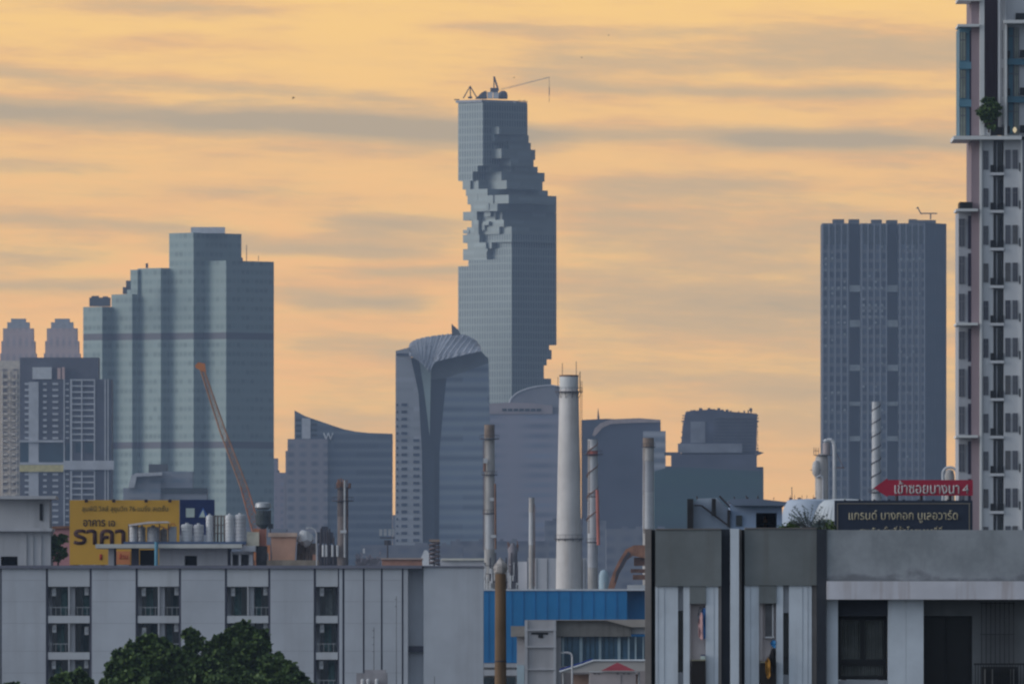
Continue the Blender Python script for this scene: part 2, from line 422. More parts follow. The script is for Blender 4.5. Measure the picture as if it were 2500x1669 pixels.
# --- stepped blue glass tower
d = 7900; s = S(d)
zb = lambda a, b: (Z(b, d), Z(a, d))
empM = facade('banded_teal_glass', (.24, .305, .29), (.13, .175, .17), 4.6, .5, 3.2, .86, rough=.5, rnd=.25, bands=(zb(812, 826), zb(1078, 1092)), bandcol=(.085, .08, .095, 1), soft=.4, metal=.12)
th = thing('office_tower', 'broad blue-green glass tower stepping up in five saw-tooth bays to a flat top', 'office tower', base(430, d))
fr = frame45(552, d)
# near corners in (a, b) of the front-most bay's frame
bays = [('stepped_bay', 0, 0, 55, 115, 636), ('stepped_bay', -55, -25, 61, 115, 567), ('stepped_bay', -116, -45, 58, 90, 652),
        ('stepped_bay', -170, -62, 52, 80, 715), ('stepped_bay', -220, -86, 48, 60, 745)]
for nm, a, b, L, B, yt in bays:
    m = MB(); rbox(m, fr, a - L, a - .01, b, b + B, 0, Z(yt, d)); m.done(nm, empM, th)
m = MB(); rbox(m, fr, -250, -56, 0, 110, 0, Z(700, d)); rbox(m, fr, -116 - 70, -116 - 52, -45 - 6, 30, 0, Z(655, d)); m.done('core_block', empM, th)
m = MB(); m.pb(465, 553, 548, 568, d, 8, 10); m.done('penthouse', white, th)
m = MB(); m.pb(217, 725, 268, 746, d, 8, 8); m.pb(222, 721, 240, 726, d, 5, 9); m.pb(250, 722, 262, 726, d, 5, 9); split(m, 'plant_room', dkgrey, th)
m = MB(); m.pb(307, 684, 318, 706, d, 6, 6); m.pb(299, 700, 309, 716, d, 6, 6); m.pb(355, 642, 361, 653, d, 3, 5); m.pb(586, 628, 592, 640, d, 4, 6)
split(m, 'roof_stub', dkgrey, th)
m = MB(); m.ptube((602, 637), (602, 598), .9, d); m.ptube((631, 637), (631, 624), .7, d); split(m, 'antenna', dsteel, th)

# --- pair of tapered pinkish towers
pinkM = facade('pink_stone_fins', (.58, .44, .42), (.34, .28, .30), 9.0, .5, 3.4, .45, rough=.7, rnd=.1, soft=.5)
for x0, lab, nn_ in ((44, 'pink stone tower with a stepped crown at the left edge of the skyline', 0), (151, 'pink stone tower with a stepped crown just left of the teal glass tower', 1)):
    d = 8600
    th = thing('crowned_tower', lab, 'tower', base(x0, d), group='pair of pink stepped-crown towers')
    m = MB()
    for hw, yt in ((44, 862), (41, 832), (37, 801)):
        m.gb(x0 - hw, yt, x0 + hw, d, hw * 2 * S(d), (44 - hw) * S(d))
    m.done('tower_shaft', pinkM, th)
    m = MB(); m.pb(x0 - 27, 786, x0 + 27, 801, d, 50 * S(d), 18 * S(d)); m.pb(x0 - 18, 777, x0 + 18, 786, d, 36 * S(d), 26 * S(d)); m.done('crown', greyw, th)

# --- cream flats at the far left
d = 6600
crM = facade('cream_flats_wall', (.62, .52, .42), (.16, .13, .13), 3.0, .55, 4.6, .5, rough=.8, rnd=.3, soft=.3)
th = thing('apartment_tower', 'cream apartment tower with many small balconies at the left edge', 'apartment tower', base(20, d))
m = MB(); m.gb(-60, 900, 50, d, 22); m.done('tower_shaft', crM, th)
m = MB()
for xa in (4, 22, 39): m.gb(xa, 905, xa + 3, d, .5, -.5)
split(m, 'wall_fin', mat('cream_trim', (.7, .6, .5)), th)
m = MB(); m.pb(-60, 880, 50, 900, d, 22); m.done('parapet', mat('cream_trim', (.7, .6, .5)), th)
m = MB()
for k in range(18):
    for xa in (9, 28): m.pb(xa, 925 + k * 16.5, xa + 10, 930 + k * 16.5, d, 1.2, -1.4)
split(m, 'balcony', mat('cream_trim', (.7, .6, .5)), th)

# --- grey condominium with white grid
d = 6300; s = S(d)
th = thing('condominium_tower', 'dark grey condominium block with rows of white balcony slabs and a yellow band', 'condominium', base(140, d))
m = MB(); m.gb(48, 925, 272, d, 26, 1.5); m.pb(48, 872, 240, 925, d, 22, 3); m.done('tower_shaft', mat('charcoal_wall', (.10, .10, .125), .7, .15, .1), th)
m = MB(); m.pb(79, 896, 126, 925, d, 3, .5); m.done('sign_panel', white, th)
m = MB(); m.pb(140, 898, 148, 925, d, 3, .5); m.pb(151, 896, 158, 925, d, 3, .5); split(m, 'water_tank', mat('pink_tank', (.6, .4, .36)), th)
cw = mat('condo_white', (.50, .50, .53), .7, .1, .2)
m = MB(); m.gb(70, 932, 94, d, 2, .4); m.gb(155, 925, 158, d, 1.6, .2); m.gb(171, 925, 176, d, 1.6, .2); m.gb(198, 925, 201, d, 1.6, .2); m.gb(229, 925, 232, d, 1.6, .2); m.gb(255, 925, 258, d, 1.6, .4); m.gb(262, 925, 265, d, 1.6, .4)
split(m, 'wall_fin', cw, th)
m = MB()
for k in range(34):
    y = 934 + k * 14.7
    if 1075 < y < 1135: continue
    m.pb(105, y, 114, y + 5, d, 1.1, .5); m.pb(128, y, 142, y + 5, d, 1.1, .5); m.pb(60, y, 70, y + 5, d, 1.1, .5); m.pb(160, y, 168, y + 4, d, 1, .5)
split(m, 'balcony', cw, th)
m = MB()
for k in range(34):
    y = 925 + k * 14.7
    if 1078 < y < 1135: continue
    m.pb(176, y, 229, y + 4, d, 1.1, .6)
split(m, 'floor_slab', cw, th)
m = MB(); m.pb(48, 1074, 155, 1079, d, 3, -.5); m.pb(48, 1128, 155, 1134, d, 3, -.5); m.pb(155, 1124, 278, 1146, d, 3, -.8); split(m, 'garden_beam', cw, th)
m = MB(); m.pb(48, 1134, 155, 1151, d, 3, -.4); m.done('yellow_band', mat('yellow_paint', (.62, .52, .22)), th)
m = MB(); m.pb(50, 1079, 155, 1128, d, .4, 1.0); m.pb(184, 1080, 198, 1104, d, .5, .9); m.pb(207, 1080, 226, 1104, d, .5, .9); m.pb(160, 1082, 173, 1124, d, .5, .9); split(m, 'glazing', mat('deep_teal_glass', (.02, .05, .07), .3, .2, .2), th)

# --- pale mid-rise with a dark upper box in front of the teal tower
d = 5400
th = thing('midrise_building', 'hazy pale mid-rise with a dark box on its roof below the orange boom', 'building', base(400, d))
mrM = facade('pale_midrise_wall', (.30, .31, .35), (.13, .16, .20), 3.4, .45, 7, .75, rough=.8, soft=.5)
m = MB(); m.gb(320, 1158, 392, d, 18, 1); m.gb(300, 1190, 505, d, 18, 3); m.pb(392, 1150, 470, 1190, d, 14, 4); m.done('wall', mrM, th)
m = MB(); m.poly([(318, 1170), (330, 1155), (396, 1152), (396, 1160), (334, 1163), (328, 1190), (314, 1190)], d, 6, -2); m.done('portal_frame', offwhite, th)
m = MB(); m.pb(362, 1132, 408, 1152, d, 6, 6); split(m, 'plant_room', dkgrey, th)
m = MB(); m.pb(330, 1190, 506, 1202, d, 1, 2); split(m, 'window_band', dkglass, th)

# --- two slivers between the teal tower and the hotel
for x0, x1, yt, lab, dd in ((655, 678, 1118, 'thin slate-blue block just right of the teal tower', 8300), (672, 700, 1153, 'lower mauve block between the teal tower and the hotel with the sloping top', 7700)):
    th = thing('distant_block', lab, 'building', base(x0, dd)); m = MB(); m.gb(x0, yt, x1, dd, 20)
    m.done('wall', facade('block_wall_%d' % dd, (.28, .24, .28), (.14, .14, .18), 3.5, .5, 5, .6, rough=.8, soft=.4), th)
    m = MB(); m.pb(x0 + 3, yt - 6, x0 + 10, yt, dd, 4, 3); split(m, 'roof_stub', dkgrey, th)

# --- hotel with concave sloping top
d = 7200; s = S(d)
th = thing('hotel_building', 'slate-blue hotel with a concave sloping roofline and a pale letter near its top', 'hotel', base(830, d))
hoM = facade('hotel_glass', (.13, .16, .20), (.055, .075, .11), 4.1, .6, 0, rough=.35, rnd=.15, soft=.4)
hsM = facade('hotel_stone', (.26, .24, .27), (.10, .11, .14), 4.1, .5, 5.5, .55, rough=.7, rnd=.2, soft=.4)
bot = HOR + CAMH / s
m = MB(); m.poly([(719, 1001), (745, 1015), (780, 1027), (815, 1039), (840, 1047), (870, 1053), (900, 1056), (958, 1058), (956, bot), (719, bot)], d, 26, 2); m.done('curved_slab', hoM, th)
m = MB(); m.gb(702, 1071, 800, d, 18, 0); m.gb(697, 1100, 703, d, 18, 1); m.gb(692, 1162, 698, d, 18, 1); m.done('stone_wing', hsM, th)
m = MB(); m.pb(737, 1020, 758, 1070, d, 1, .8); m.done('stair_glazing', offwhite, th)
m = MB()
for k in range(4): m.pb(722, 1022 + 13 * k, 735, 1028 + 13 * k, d, .5, 1.8); m.pb(761, 1033 + 13 * k, 774, 1039 + 13 * k, d, .5, 1.8)
split(m, 'window_band', dkglass, th)
text('W', 789, 814, 1074, 1056, d, 1.4, white, th, thick=.5)

# --- leaning tower with a folded metal canopy
d = 7000; s = S(d); bot = HOR + CAMH / s
th = thing('folded_roof_tower', 'pale and slate office tower with a curved folded metal canopy and a wedge-shaped slot', 'office tower', base(1080, d))
slM = mat('slate_glass', (.035, .05, .07), .35, .15, .05)
wwM = facade('pale_punched_wall', (.34, .345, .37), (.27, .275, .30), 4.4, .42, 0, rough=.6, rnd=.2, soft=.3)
m = MB(); m.poly([(966, 856), (998, 848), (1003, 872), (1022, 960), (1030, 1100), (1036, bot), (964, bot)], d, 24, 0); m.done('white_wing', wwM, th)
m = MB(); m.pb(968, 862, 998, 868, d, .5, -.5)
for k in range(24):
    y = 984 + k * 17.4 
    if y < 1330: m.pb(980, y, 994, y + 7, d, .4, -.3); m.pb(967.5, y + 1, 972, y + 7, d, .4, -.3)
    if 1070 < y < 1330: m.pb(1009, y, 1024, y + 7, d, .4, -.3)
split(m, 'window_band', mat('hazy_window', (.05, .06, .09), .5, .3, .2), th)
m = MB(); m.poly([(1010, 880), (1090, 900), (1085, 1000), (1080, bot), (1036, bot), (1030, 1000)], d, 8, 9); m.done('inner_wall', slM, th)
m = MB(); m.poly([(1003, 872), (1024, 872), (1040, 980), (1048, 1062), (1058, 1100), (1064, bot), (1036, bot), (1030, 1100), (1022, 960)], d, 18, 4); m.done('left_recess', slM, th)
m = MB(); m.poly([(1100, 905), (1062, 905), (1050, 900), (1049, 1062), (1058, 1100), (1064, bot), (1078, bot), (1074, 1100), (1084, 1000)], d, 18, 7); m.done('right_recess', slM, th)
m = MB(); m.poly([(1022, 870), (1062, 870), (1052, 905), (1049, 1064), (1036, 960)], d, 2, 2.5); m.done('bright_wedge', mat('pale_green_glass', (.40, .47, .44), .4, .1, .1), th)
riM = facade('blue_striped_wall', (.23, .27, .32), (.09, .12, .17), 4.4, .5, 0, rough=.5, rnd=.3, soft=.5)
m = MB(); m.poly([(1090, 922), (1140, 905), (1193, 885), (1195, 1000), (1200, 1100), (1204, bot), (1070, bot), (1073, 1100), (1082, 1000)], d, 22, 3); m.done('striped_wing', riM, th)
canM = mat('ribbed_metal_roof', (.30, .31, .35), .5, .12, .2)
m = MB()
# canopy: a bent sheet sweeping from the left edge up and over to the right; ribs every few metres
top = [(998, 846), (1001, 836), (1012, 828), (1040, 821), (1075, 816), (1105, 812), (1135, 815), (1158, 826), (1174, 846)]
lowl = [(999, 868), (1010, 873), (1022, 880), (1034, 890), (1048, 908), (1060, 884), (1090, 876), (1135, 866), (1175, 857)]
N_ = 72
def lerp_path(P, t_):
    f_ = t_ * (len(P) - 1); i = min(int(f_), len(P) - 2); u_ = f_ - i
    return (P[i][0] + (P[i + 1][0] - P[i][0]) * u_, P[i][1] + (P[i + 1][1] - P[i][1]) * u_)
rows_ = []
for i in range(N_ + 1):
    tp, lo = lerp_path(top, i / N_), lerp_path(lowl, i / N_); col = []
    for j in range(7):
        q = j / 6; px_ = tp[0] + (lo[0] - tp[0]) * q; py_ = tp[1] + (lo[1] - tp[1]) * q
        dep = d + 16 - 22 * math.sin(q * 1.5) + (.5 if i % 4 < 2 else 0)
        col.append((X(px_, d), dep, Z(py_, d)))
    rows_.append(col)
for i in range(N_):
    for j in range(6): m.face([rows_[i][j], rows_[i + 1][j], rows_[i + 1][j + 1], rows_[i][j + 1]])
can = m.done('canopy', canM, th); sl = can.modifiers.new('thick', 'SOLIDIFY'); sl.thickness = .3
m = MB(); m.poly([(1052, 884), (1090, 874), (1174, 856), (1190, 872), (1192, 898), (1110, 920), (1060, 925), (1049, 925)], d, 10, 5); m.done('canopy_soffit', mat('soffit', (.13, .15, .16), .6, .15, .1), th)
m = MB(); m.poly([(1102, 789), (1118, 803), (1125, 816), (1103, 818)], d, 2, 8); m.done('roof_fin', dkgrey, th)
m = MB(); m.poly([(1174, 875), (1192, 872), (1193, 888), (1168, 898)], d, 6, 6); m.done('roof_corner', dkgrey, th)

# --- domed building behind the white chimney
d = 7300; s = S(d); bot = HOR + CAMH / s
th = thing('arched_roof_building', 'mauve office block with a shallow arched roof directly behind the big white chimney', 'office building', base(1280, d))
arM = facade('mauve_striped_wall', (.30, .29, .35), (.14, .16, .22), 4.6, .5, 26, .55, rough=.6, rnd=.3, soft=.5)
m = MB(); m.gb(1193, 1010, 1368, d, 30, 0); m.done('wall', arM, th)
m = MB(); m.poly([(1193, 985), (1240, 982), (1300, 984), (1349, 990), (1349, 1010), (1193, 1010)], d, 26, -.5); m.done('parapet', mat('rosy_stone', (.36, .30, .31), .8, .1, .1), th)
m = MB()
for k in range(7): m.pb(1226 + k * 14, 997, 1237 + k * 14, 1003, d, .4, -.9)
split(m, 'window_band', dkglass, th)
arc = [(1244, 984)] + [(1244 + 104 * (1 - math.cos(a)), 984 - 44 * math.sin(a)) for a in [k * math.pi / 2 / 10 for k in range(1, 11)]] + [(1372, 944), (1372, 1010), (1244, 1010)]
m = MB(); m.poly(arc, d, 20, 4); m.done('arched_roof', mat('arch_metal', (.22, .22, .25), .6, .1, .1), th)
m = MB()
ap = [(X(a, d), d + 3.8, Z(b, d)) for a, b in arc[:12]]
m.path(ap, .35); m.done('roof_edge', offwhite, th)

# --- hazy blocks right of the chimney
d = 6800; s = S(d); bot = HOR + CAMH / s
th = thing('rounded_block', 'blurred slate block with a rounded left roof edge between the chimneys', 'office building', base(1500, d))
rbM = facade('slate_blur_wall', (.07, .08, .12), (.035, .045, .07), 9, .5, 14, .6, rough=.6, rnd=.4, soft=.7)
m = MB(); m.poly([(1420, 1024), (1482, 1021), (1500, 1022), (1500, bot), (1420, bot)], d, 16, 6); m.done('rear_wing', rbM, th)
m = MB(); m.poly([(1446, 1062), (1452, 1045), (1466, 1032), (1490, 1023), (1560, 1020), (1613, 1024), (1616, bot), (1446, bot)], d, 20, 2); m.done('front_wing', rbM, th)
m = MB(); m.poly([(1446, 1062), (1452, 1045), (1466, 1032), (1490, 1023), (1560, 1020), (1613, 1024), (1613, 1030), (1560, 1031), (1492, 1034), (1470, 1044), (1460, 1056), (1452, 1064)], d, 1, 1.2); m.done('roof_edge', mat('pinkish_coping', (.42, .33, .31)), th)
m = MB(); m.gb(1570, 1052, 1625, d, 14, -3); m.done('side_wing', facade('white_striped_wing', (.40, .41, .45), (.14, .16, .2), 4.6, .55, 0, rough=.7, soft=.4), th)
m = MB(); m.ptube((1461, 1024), (1460, 996), 3, d, r1=.4); m.done('spire', dsteel, th)
d = 6500; s = S(d)
th = thing('stepped_block', 'blurred dark stepped block standing alone between chimneys and the right-hand slab tower', 'office building', base(1760, d))
sbM = facade('dark_stepped_wall', (.08, .085, .12), (.04, .045, .075), 7, .5, 11, .6, rough=.7, rnd=.5, soft=.6)
m = MB(); m.poly([(1675, 1004), (1700, 1001), (1742, 998), (1770, 1003), (1849, 1009), (1847, 1106), (1664, 1106), (1668, 1040)], d, 24, 3); m.done('upper_block', sbM, th)
m = MB(); m.gb(1640, 1108, 1848, d, 28, 2); m.gb(1846, 1139, 1864, d, 26, 3); m.done('lower_block', sbM, th)
m = MB(); m.pb(1655, 1082, 1812, 1104, d, 1, 1.4); m.pb(1686, 1028, 1722, 1080, d, 1, 2.2); split(m, 'pale_cladding', mat('pale_slate', (.22, .23, .27), .8, .2, .1), th)
m = MB(); m.pb(1622, 1103, 1662, 1111, d, 3, 3); m.poly([(1847, 1100), (1866, 1104), (1847, 1112)], d, 4, 4); split(m, 'ledge', dkgrey, th)
m = MB(); rk = random.Random(8)
for k in range(26): q = rk.uniform(1676, 1842); m.pb(q, 1003 - rk.uniform(-3, 7), q + rk.uniform(2, 8), 1012, d, 3, rk.uniform(3.5, 12))
for k in range(14): y = 1012 + k * 6.6; m.pb(1849, y, 1849 + rk.uniform(.5, 4), y + rk.uniform(2, 5), d, 5, 6); m.pb(1671 - k * .5 - rk.uniform(1, 5), y, 1676 - k * .4, y + rk.uniform(2, 5), d, 5, 6)
split(m, 'scaffold_block', sbM, th)
m = MB()
for k in range(11): m.pb(1742, 1018 + k * 8, 1842, 1019.6 + k * 8, d, .8, 2.1)
split(m, 'floor_edge', mat('floor_edge_slate', (.13, .135, .16)), th)
m = MB()
for xa in (1707, 1728, 1752, 1830): m.pb(xa, 995, xa + 7, 1003, d, 3, 6)
split(m, 'roof_stub', dkgrey, th)
d = 6100; s = S(d)
th = thing('netted_block', 'low sea-green block wrapped in netting below the dark stepped block', 'building', base(1700, d))
m = MB(); m.poly([(1598, 1150), (1625, 1142), (1660, 1140), (1864, 1150), (1864, HOR + CAMH / s), (1598, HOR + CAMH / s)], d, 20, 0)
m.done('wall', facade('green_netting', (.045, .105, .11), (.03, .07, .085), 12, .5, 0, rough=.9, rnd=.1, soft=.8), th)
m = MB(); m.gb(1625, 1137, 1662, d, 8, 4); m.done('stair_tower', sbM, th)

# --- big slab tower on the right
d = 7600; s = S(d)
th = thing('slab_tower', 'wide dark rectangular tower with vertical fins and two deep window slots', 'office tower', base(2160, d))
slM2 = facade('finned_dot_wall', (.16, .165, .185), (.02, .028, .045), 4.6, .62, 3.2, .62, rough=.6, rnd=.7, soft=.2)
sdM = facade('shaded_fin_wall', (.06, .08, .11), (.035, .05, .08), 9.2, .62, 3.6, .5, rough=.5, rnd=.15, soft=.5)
m = MB(); 
for xa, xb in ((2007, 2074), (2100, 2166), (2193, 2256)): m.gb(xa, 545, xb, d, 40, 0)
m.done('tower_shaft', slM2, th)
m = MB(); m.gb(2074.2, 546, 2099.8, d, 30, 7); m.gb(2166.2, 546, 2192.8, d, 30, 7); split(m, 'slot_wall', mat('slot_blue', (.018, .028, .045), .6, .2, .05), th)
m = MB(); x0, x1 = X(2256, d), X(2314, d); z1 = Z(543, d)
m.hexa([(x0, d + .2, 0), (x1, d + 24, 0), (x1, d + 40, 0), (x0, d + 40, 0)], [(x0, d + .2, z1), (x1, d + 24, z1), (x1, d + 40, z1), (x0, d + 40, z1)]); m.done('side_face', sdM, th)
m = MB(); fin = mat('fin_grey', (.26, .28, .33), .6, .1, .1)
for xa, n_ in ((2008, 5), (2103, 5), (2196, 5)):
    for k in range(n_): m.gb(xa + k * 15, 545, xa + k * 15 + 2.2, d, .6, -.7)
split(m, 'fin', fin, th)
m = MB()
for xa in (2074, 2166):
    for ya, yb in ((696, 712), (781, 798), (890, 905), (980, 990), (1064, 1076)): m.pb(xa + .3, ya, xa + 26.5, yb, d, 7.0, -.3)
split(m, 'sky_bridge', mat('pale_link', (.22, .24, .25), .7, .2, .2), th)
m = MB()
for xa in (2011, 2027, 2042, 2057, 2107, 2122, 2137, 2152, 2200, 2215, 2229, 2243): m.pb(xa + 1, 552, xa + 10, 596, d, .3, -.32)
split(m, 'louvre_bay', dkglass, th)
m = MB()
for xa, xb in ((2034, 2062), (2073, 2099), (2128, 2154), (2165, 2192), (2220, 2240), (2240, 2286)): m.pb(xa, 534 + (xa % 3), xb, 545, d, 10, 8)
split(m, 'roof_stub', dkgrey, th)
m = MB(); litM = mat('lit_window_pale', (.30, .32, .33), .5, .3, .15)  # pale boxes stand in for lit windows, brightness put into the colour
rl = random.Random(11)
for xs_, ys_ in (((2200, 2215, 2229), (633,)), ((2108, 2123, 2138, 2153), (745, 759, 773)), ((2016, 2032, 2047, 2062), (703, 748)), ((2107, 2122, 2137, 2152), (703,))):
    for ya in ys_:
        for xa in xs_: m.pb(xa - 3, ya - 3.5, xa + 3, ya + 3, d, .2, -.4)
for k in range(60):
    xa = rl.choice((2016, 2032, 2047, 2062, 2108, 2123, 2138, 2153, 2200, 2215, 2229, 2245)); ya = 603 + 14.2 * rl.randint(0, 36)
    m.pb(xa - 2.5, ya - 3, xa + 2.5, ya + 2, d, .2, -.36)
split(m, 'lit_window', litM, th)
cr = thing('roof_crane', 'small folded crane on the roof of the wide finned slab tower', 'crane', (X(2270, d), d + 10, Z(535, d)))
m = MB(); m.ptube((2272, 536), (2272, 521), 1.6, d); m.done('mast', dsteel, cr)
m = MB(); m.ptube((2248, 521), (2288, 521), 1.4, d); m.ptube((2249, 523), (2240, 505), 1.4, d); m.ptube((2243, 507), (2237, 509), 1.2, d); m.done('jib', dsteel, cr)

# --- low far rooftops closing the gaps
low = [(560, 1290, 700, 5200), (930, 1262, 1010, 7750), (880, 1330, 1130, 4800), (1330, 1270, 1480, 6000), (1100, 1320, 1340, 5000), (1480, 1290, 1660, 5300), (1850, 1235, 2060, 5600), (-120, 1270, 180, 4900), (2230, 1230, 2600, 6000), (2300, 1160, 2420, 7900)]
labs = ['low grey roofs below the hotel', 'low block closing the bright gap left of the folded-roof tower', 'low hazy sheds under the folded-roof tower', 'low block behind the red and white chimney', 'low sheds left of the big white chimney', 'low block behind the rightmost chimney', 'low rooftops behind the white dome', 'low rooftops behind the yellow billboard', 'low blocks behind the black billboard', 'hazy block behind the right apartment tower']
for (xa, yt, xb, dd), lab in zip(low, labs):
    if xa in (-120, 2230, 2300, 1850): continue
    th = thing('low_block', lab, 'building', base((xa + xb) / 2, dd)); m = MB(); m.gb(xa, yt, xb, dd, 25)
    for k in range(4): q = random.uniform(xa, xb - 20); m.pb(q, yt - 6, q + random.uniform(8, 20), yt, dd, 5, 6)
    m.done('wall', facade('low_wall_%d' % dd, (.2, .21, .25), (.1, .11, .15), 4, .5, 6, .6, rough=.8, soft=.5), th)

# ------------------------------------------------------------------ refinery and chimneys (2-2.8 km away)
stackW = mat('stack_white', (.66, .62, .60), .75, .08, .25, streak=.45, stain=(.42, .32, .26))
stackG = mat('stack_grey', (.50, .47, .45), .75, .15, .3, streak=.5, stain=(.2, .15, .12))
stackB = mat('stack_brown', (.30, .22, .17), .85, .25, .3, streak=.4)
redp = mat('faded_red_paint', (.50, .15, .11), .7, .15, .3)
def ring(m, xc, y, d, rpx, th=3, n=20):                 # platform with a rail
    s = S(d); z = Z(y, d); cx = X(xc, d)
    m.lathe(cx, d, [(rpx * .5 * s, z - th * s), (rpx * s, z - th * s * .6), (rpx * s, z), (rpx * .5 * s, z)], n)
def rail(m, xc, y, d, rpx, h=7, n=14):
    s = S(d); cx = X(xc, d); z = Z(y, d); P = []
    for k in range(n + 1):
        a = 2 * math.pi * k / n; P.append(Vector((cx + rpx * s * math.cos(a), d + rpx * s * math.sin(a), z + h * s)))
    for k in range(n): m.tube(P[k], P[k + 1], .03, n=4); m.tube(P[k], P[k] - Vector((0, 0, h * s)), .03, n=4)
def ladder(m, px_, y0, y1, d, off=0, w_=3.0):
    s = S(d); x = X(px_, d); 
    for q in (0, w_ * s): m.tube((x + q, d + off, Z(y1, d)), (x + q, d + off, Z(y0, d)), .05, n=4)
    z = Z(y1, d)
    while z < Z(y0, d): m.tube((x, d + off, z), (x + w_ * s, d + off, z), .035, n=4); z += .45

d = 2500; s = S(d)
th = thing('chimney', 'tall thick white tapered chimney with two dark platforms, the biggest of the stacks', 'chimney', base(1389, d))
m = MB(); cx = X(1389, d)
m.lathe(cx, d, [(34 * s, 0), (32 * s, Z(1440, d)), (30 * s, Z(1310, d)), (27.5 * s, Z(1150, d)), (23.5 * s, Z(955, d)), (22.5 * s, Z(950, d))], 32); m.done('shaft', stackW, th, smooth=True)
m = MB(); m.lathe(cx, d, [(22 * s, Z(952, d)), (23 * s, Z(948, d)), (23 * s, Z(918, d)), (21 * s, Z(917, d))], 32); m.done('cap', mat('clean_white', (.72, .72, .72), .6, .05, .3), th, smooth=True)
m = MB(); m.lathe(cx, d, [(23.4 * s, Z(919, d)), (23.6 * s, Z(919, d)), (23.6 * s, Z(915, d)), (20 * s, Z(915, d))], 24); m.done('rim', rust, th)
for y, r in ((955, 34), (1314, 36)):
    m = MB(); ring(m, 1389, y, d, r, 3)
    pf = m.done('platform', dsteel, th)
    m = MB(); rail(m, 1389, y, d, r - 1, 9); m.done('railing', dsteel, pf)
    m = MB()
    for k in range(10):
        a = 2 * math.pi * k / 10; ca, sa = math.cos(a), math.sin(a)
        m.tube((cx + ca * 24 * s, d + sa * 24 * s, Z(y + 16, d)), (cx + ca * (r - 3) * s, d + sa * (r - 3) * s, Z(y + 2, d)), .06, n=4)
    split(m, 'bracket', dsteel, pf)
m = MB()
for a, b, r in ((1373, 886, .8), (1407, 882, .8), (1416, 907, 1.2), (1362, 920, .7)): m.ptube((a, 957 if a in (1416, 1362) else 920), (a, b), r, d, 5)
split(m, 'lightning_rod', dsteel, th)
m = MB(); ladder(m, 1417, 930, 1440, d, 0, 4); m.done('ladder', rust, th)
m = MB(); m.ptube((1386, 1438), (1390, 1400), 1.6, d); m.ptube((1392, 1438), (1392, 1412), 3, d); m.done('drain_pipe', dsteel, th)

def stack(name, lab, xc, w0, w1, ytop, d, segs, rings, lad=None, mats=None, group='thin refinery stacks'):
    """thin metal stack: segs = list of (y lower limit, material)"""
    s = S(d); th = thing(name, lab, 'chimney', base(xc, d), group); y0 = ytop
    zb_ = 0
    for yb, m_ in segs:
        m = MB(); zt = Z(y0, d); zbm = Z(yb, d) if yb else 0
        fr_ = lambda z: w0 / 2 + (w1 - w0) / 2 * z / Z(ytop, d)
        m.lathe(X(xc, d), d, [(fr_(zbm) * s, zbm), (fr_(zbm) * s + .03, zbm + .15), (fr_(zt) * s, zt - .12), (fr_(zt) * s + .04, zt - .02)], 20); m.done('shaft_section', m_, th, smooth=True)
        y0 = yb
    for y, r in rings:
        m = MB(); ring(m, xc, y, d, r, 3); pf = m.done('platform', dsteel, th)
        m = MB(); rail(m, xc, y, d, r - .5, 8, 10); m.done('railing', dsteel, pf)
    if lad: m = MB(); ladder(m, lad[0], lad[1], lad[2], d, -.6); m.done('ladder', rust, th)
    return th
th = stack('refinery_stack', 'grey stack with a brown top and three dark platforms left of the big white chimney', 1195, 26, 25, 1036, 2450, [(1068, stackB), (1150, stackG), (1255, stackG), (1340, white), (0, stackG)], [(1070, 24), (1158, 19), (1252, 17)], (1180, 1075, 1340))
m = MB(); d = 2450; m.ptube((1209, 1180), (1210, 1340), 2.4, d - 1); m.ptube((1184, 1120), (1183, 1150), 3, d - 1); split(m, 'side_pipe', rust, th)
m = MB(); m.pb(1180, 1118, 1190, 1130, d - 2, .4); m.pb(1196, 1214, 1206, 1222, d - 2, .4); m.pb(1199, 1305, 1211, 1312, d - 2, .4); split(m, 'floodlight', white, th)
stack('refinery_stack', 'thinnest short pale stack standing before the white panelled wall', 1298, 15, 13, 1214, 2420, [(1250, stackG), (1330, white), (1376, stackG), (0, stackG)], [], (1303, 1230, 1430))
th = stack('refinery_stack', 'white stack with red bands and a red pipe just right of the big white chimney', 1447, 26, 24, 1072, 2450, [(1100, white), (1112, redp), (1330, white), (1385, offwhite), (0, stackG)], [(1108, 25), (1211, 14), (1322, 17)], (1436, 1075, 1300))
d = 2449; m = MB(); m.ptube((1458, 1195), (1461, 1330), 4, d - 1.2); m.done('red_pipe', redp, th)
m = MB(); P = []
for k in range(60):
    a = k * .42; P.append((X(1446, d) + math.cos(a) * 13.2 * S(d), d + 1 - math.sin(a) * 13.2 * S(d), Z(1080 + k * 3.6, d)))
m.path(P, .09, 5); m.done('spiral_ladder', rust, th)
stack('refinery_stack', 'grey and white stack with a dark collar beside the right-hand grey building', 1583, 29, 27, 1068, 2350, [(1090, stackB), (1125, stackG), (1200, offwhite), (1290, white), (0, stackG)], [(1090, 17)], (1571, 1095, 1300))
d = 2600; s = S(d)
th = stack('spiral_stack', 'white stack wrapped in a spiral fin in front of the wide slab tower', 2139, 28, 20, 980, d, [(1055, white), (0, white)], [(1200, 20)], None, group=None)
m = MB()
H0, H1 = Z(1215, d), Z(984, d)
P = []
for k in range(150):
    q = k / 149; a = k * .30; r = (12.2 - 2 * q) * s
    P.append((X(2139, d) + math.cos(a) * r, d + math.sin(a) * r, H0 + (H1 - H0) * q))
m.path(P, .10, 5); m.done('spiral_fin', dsteel, th)
d = 2300; s = S(d)
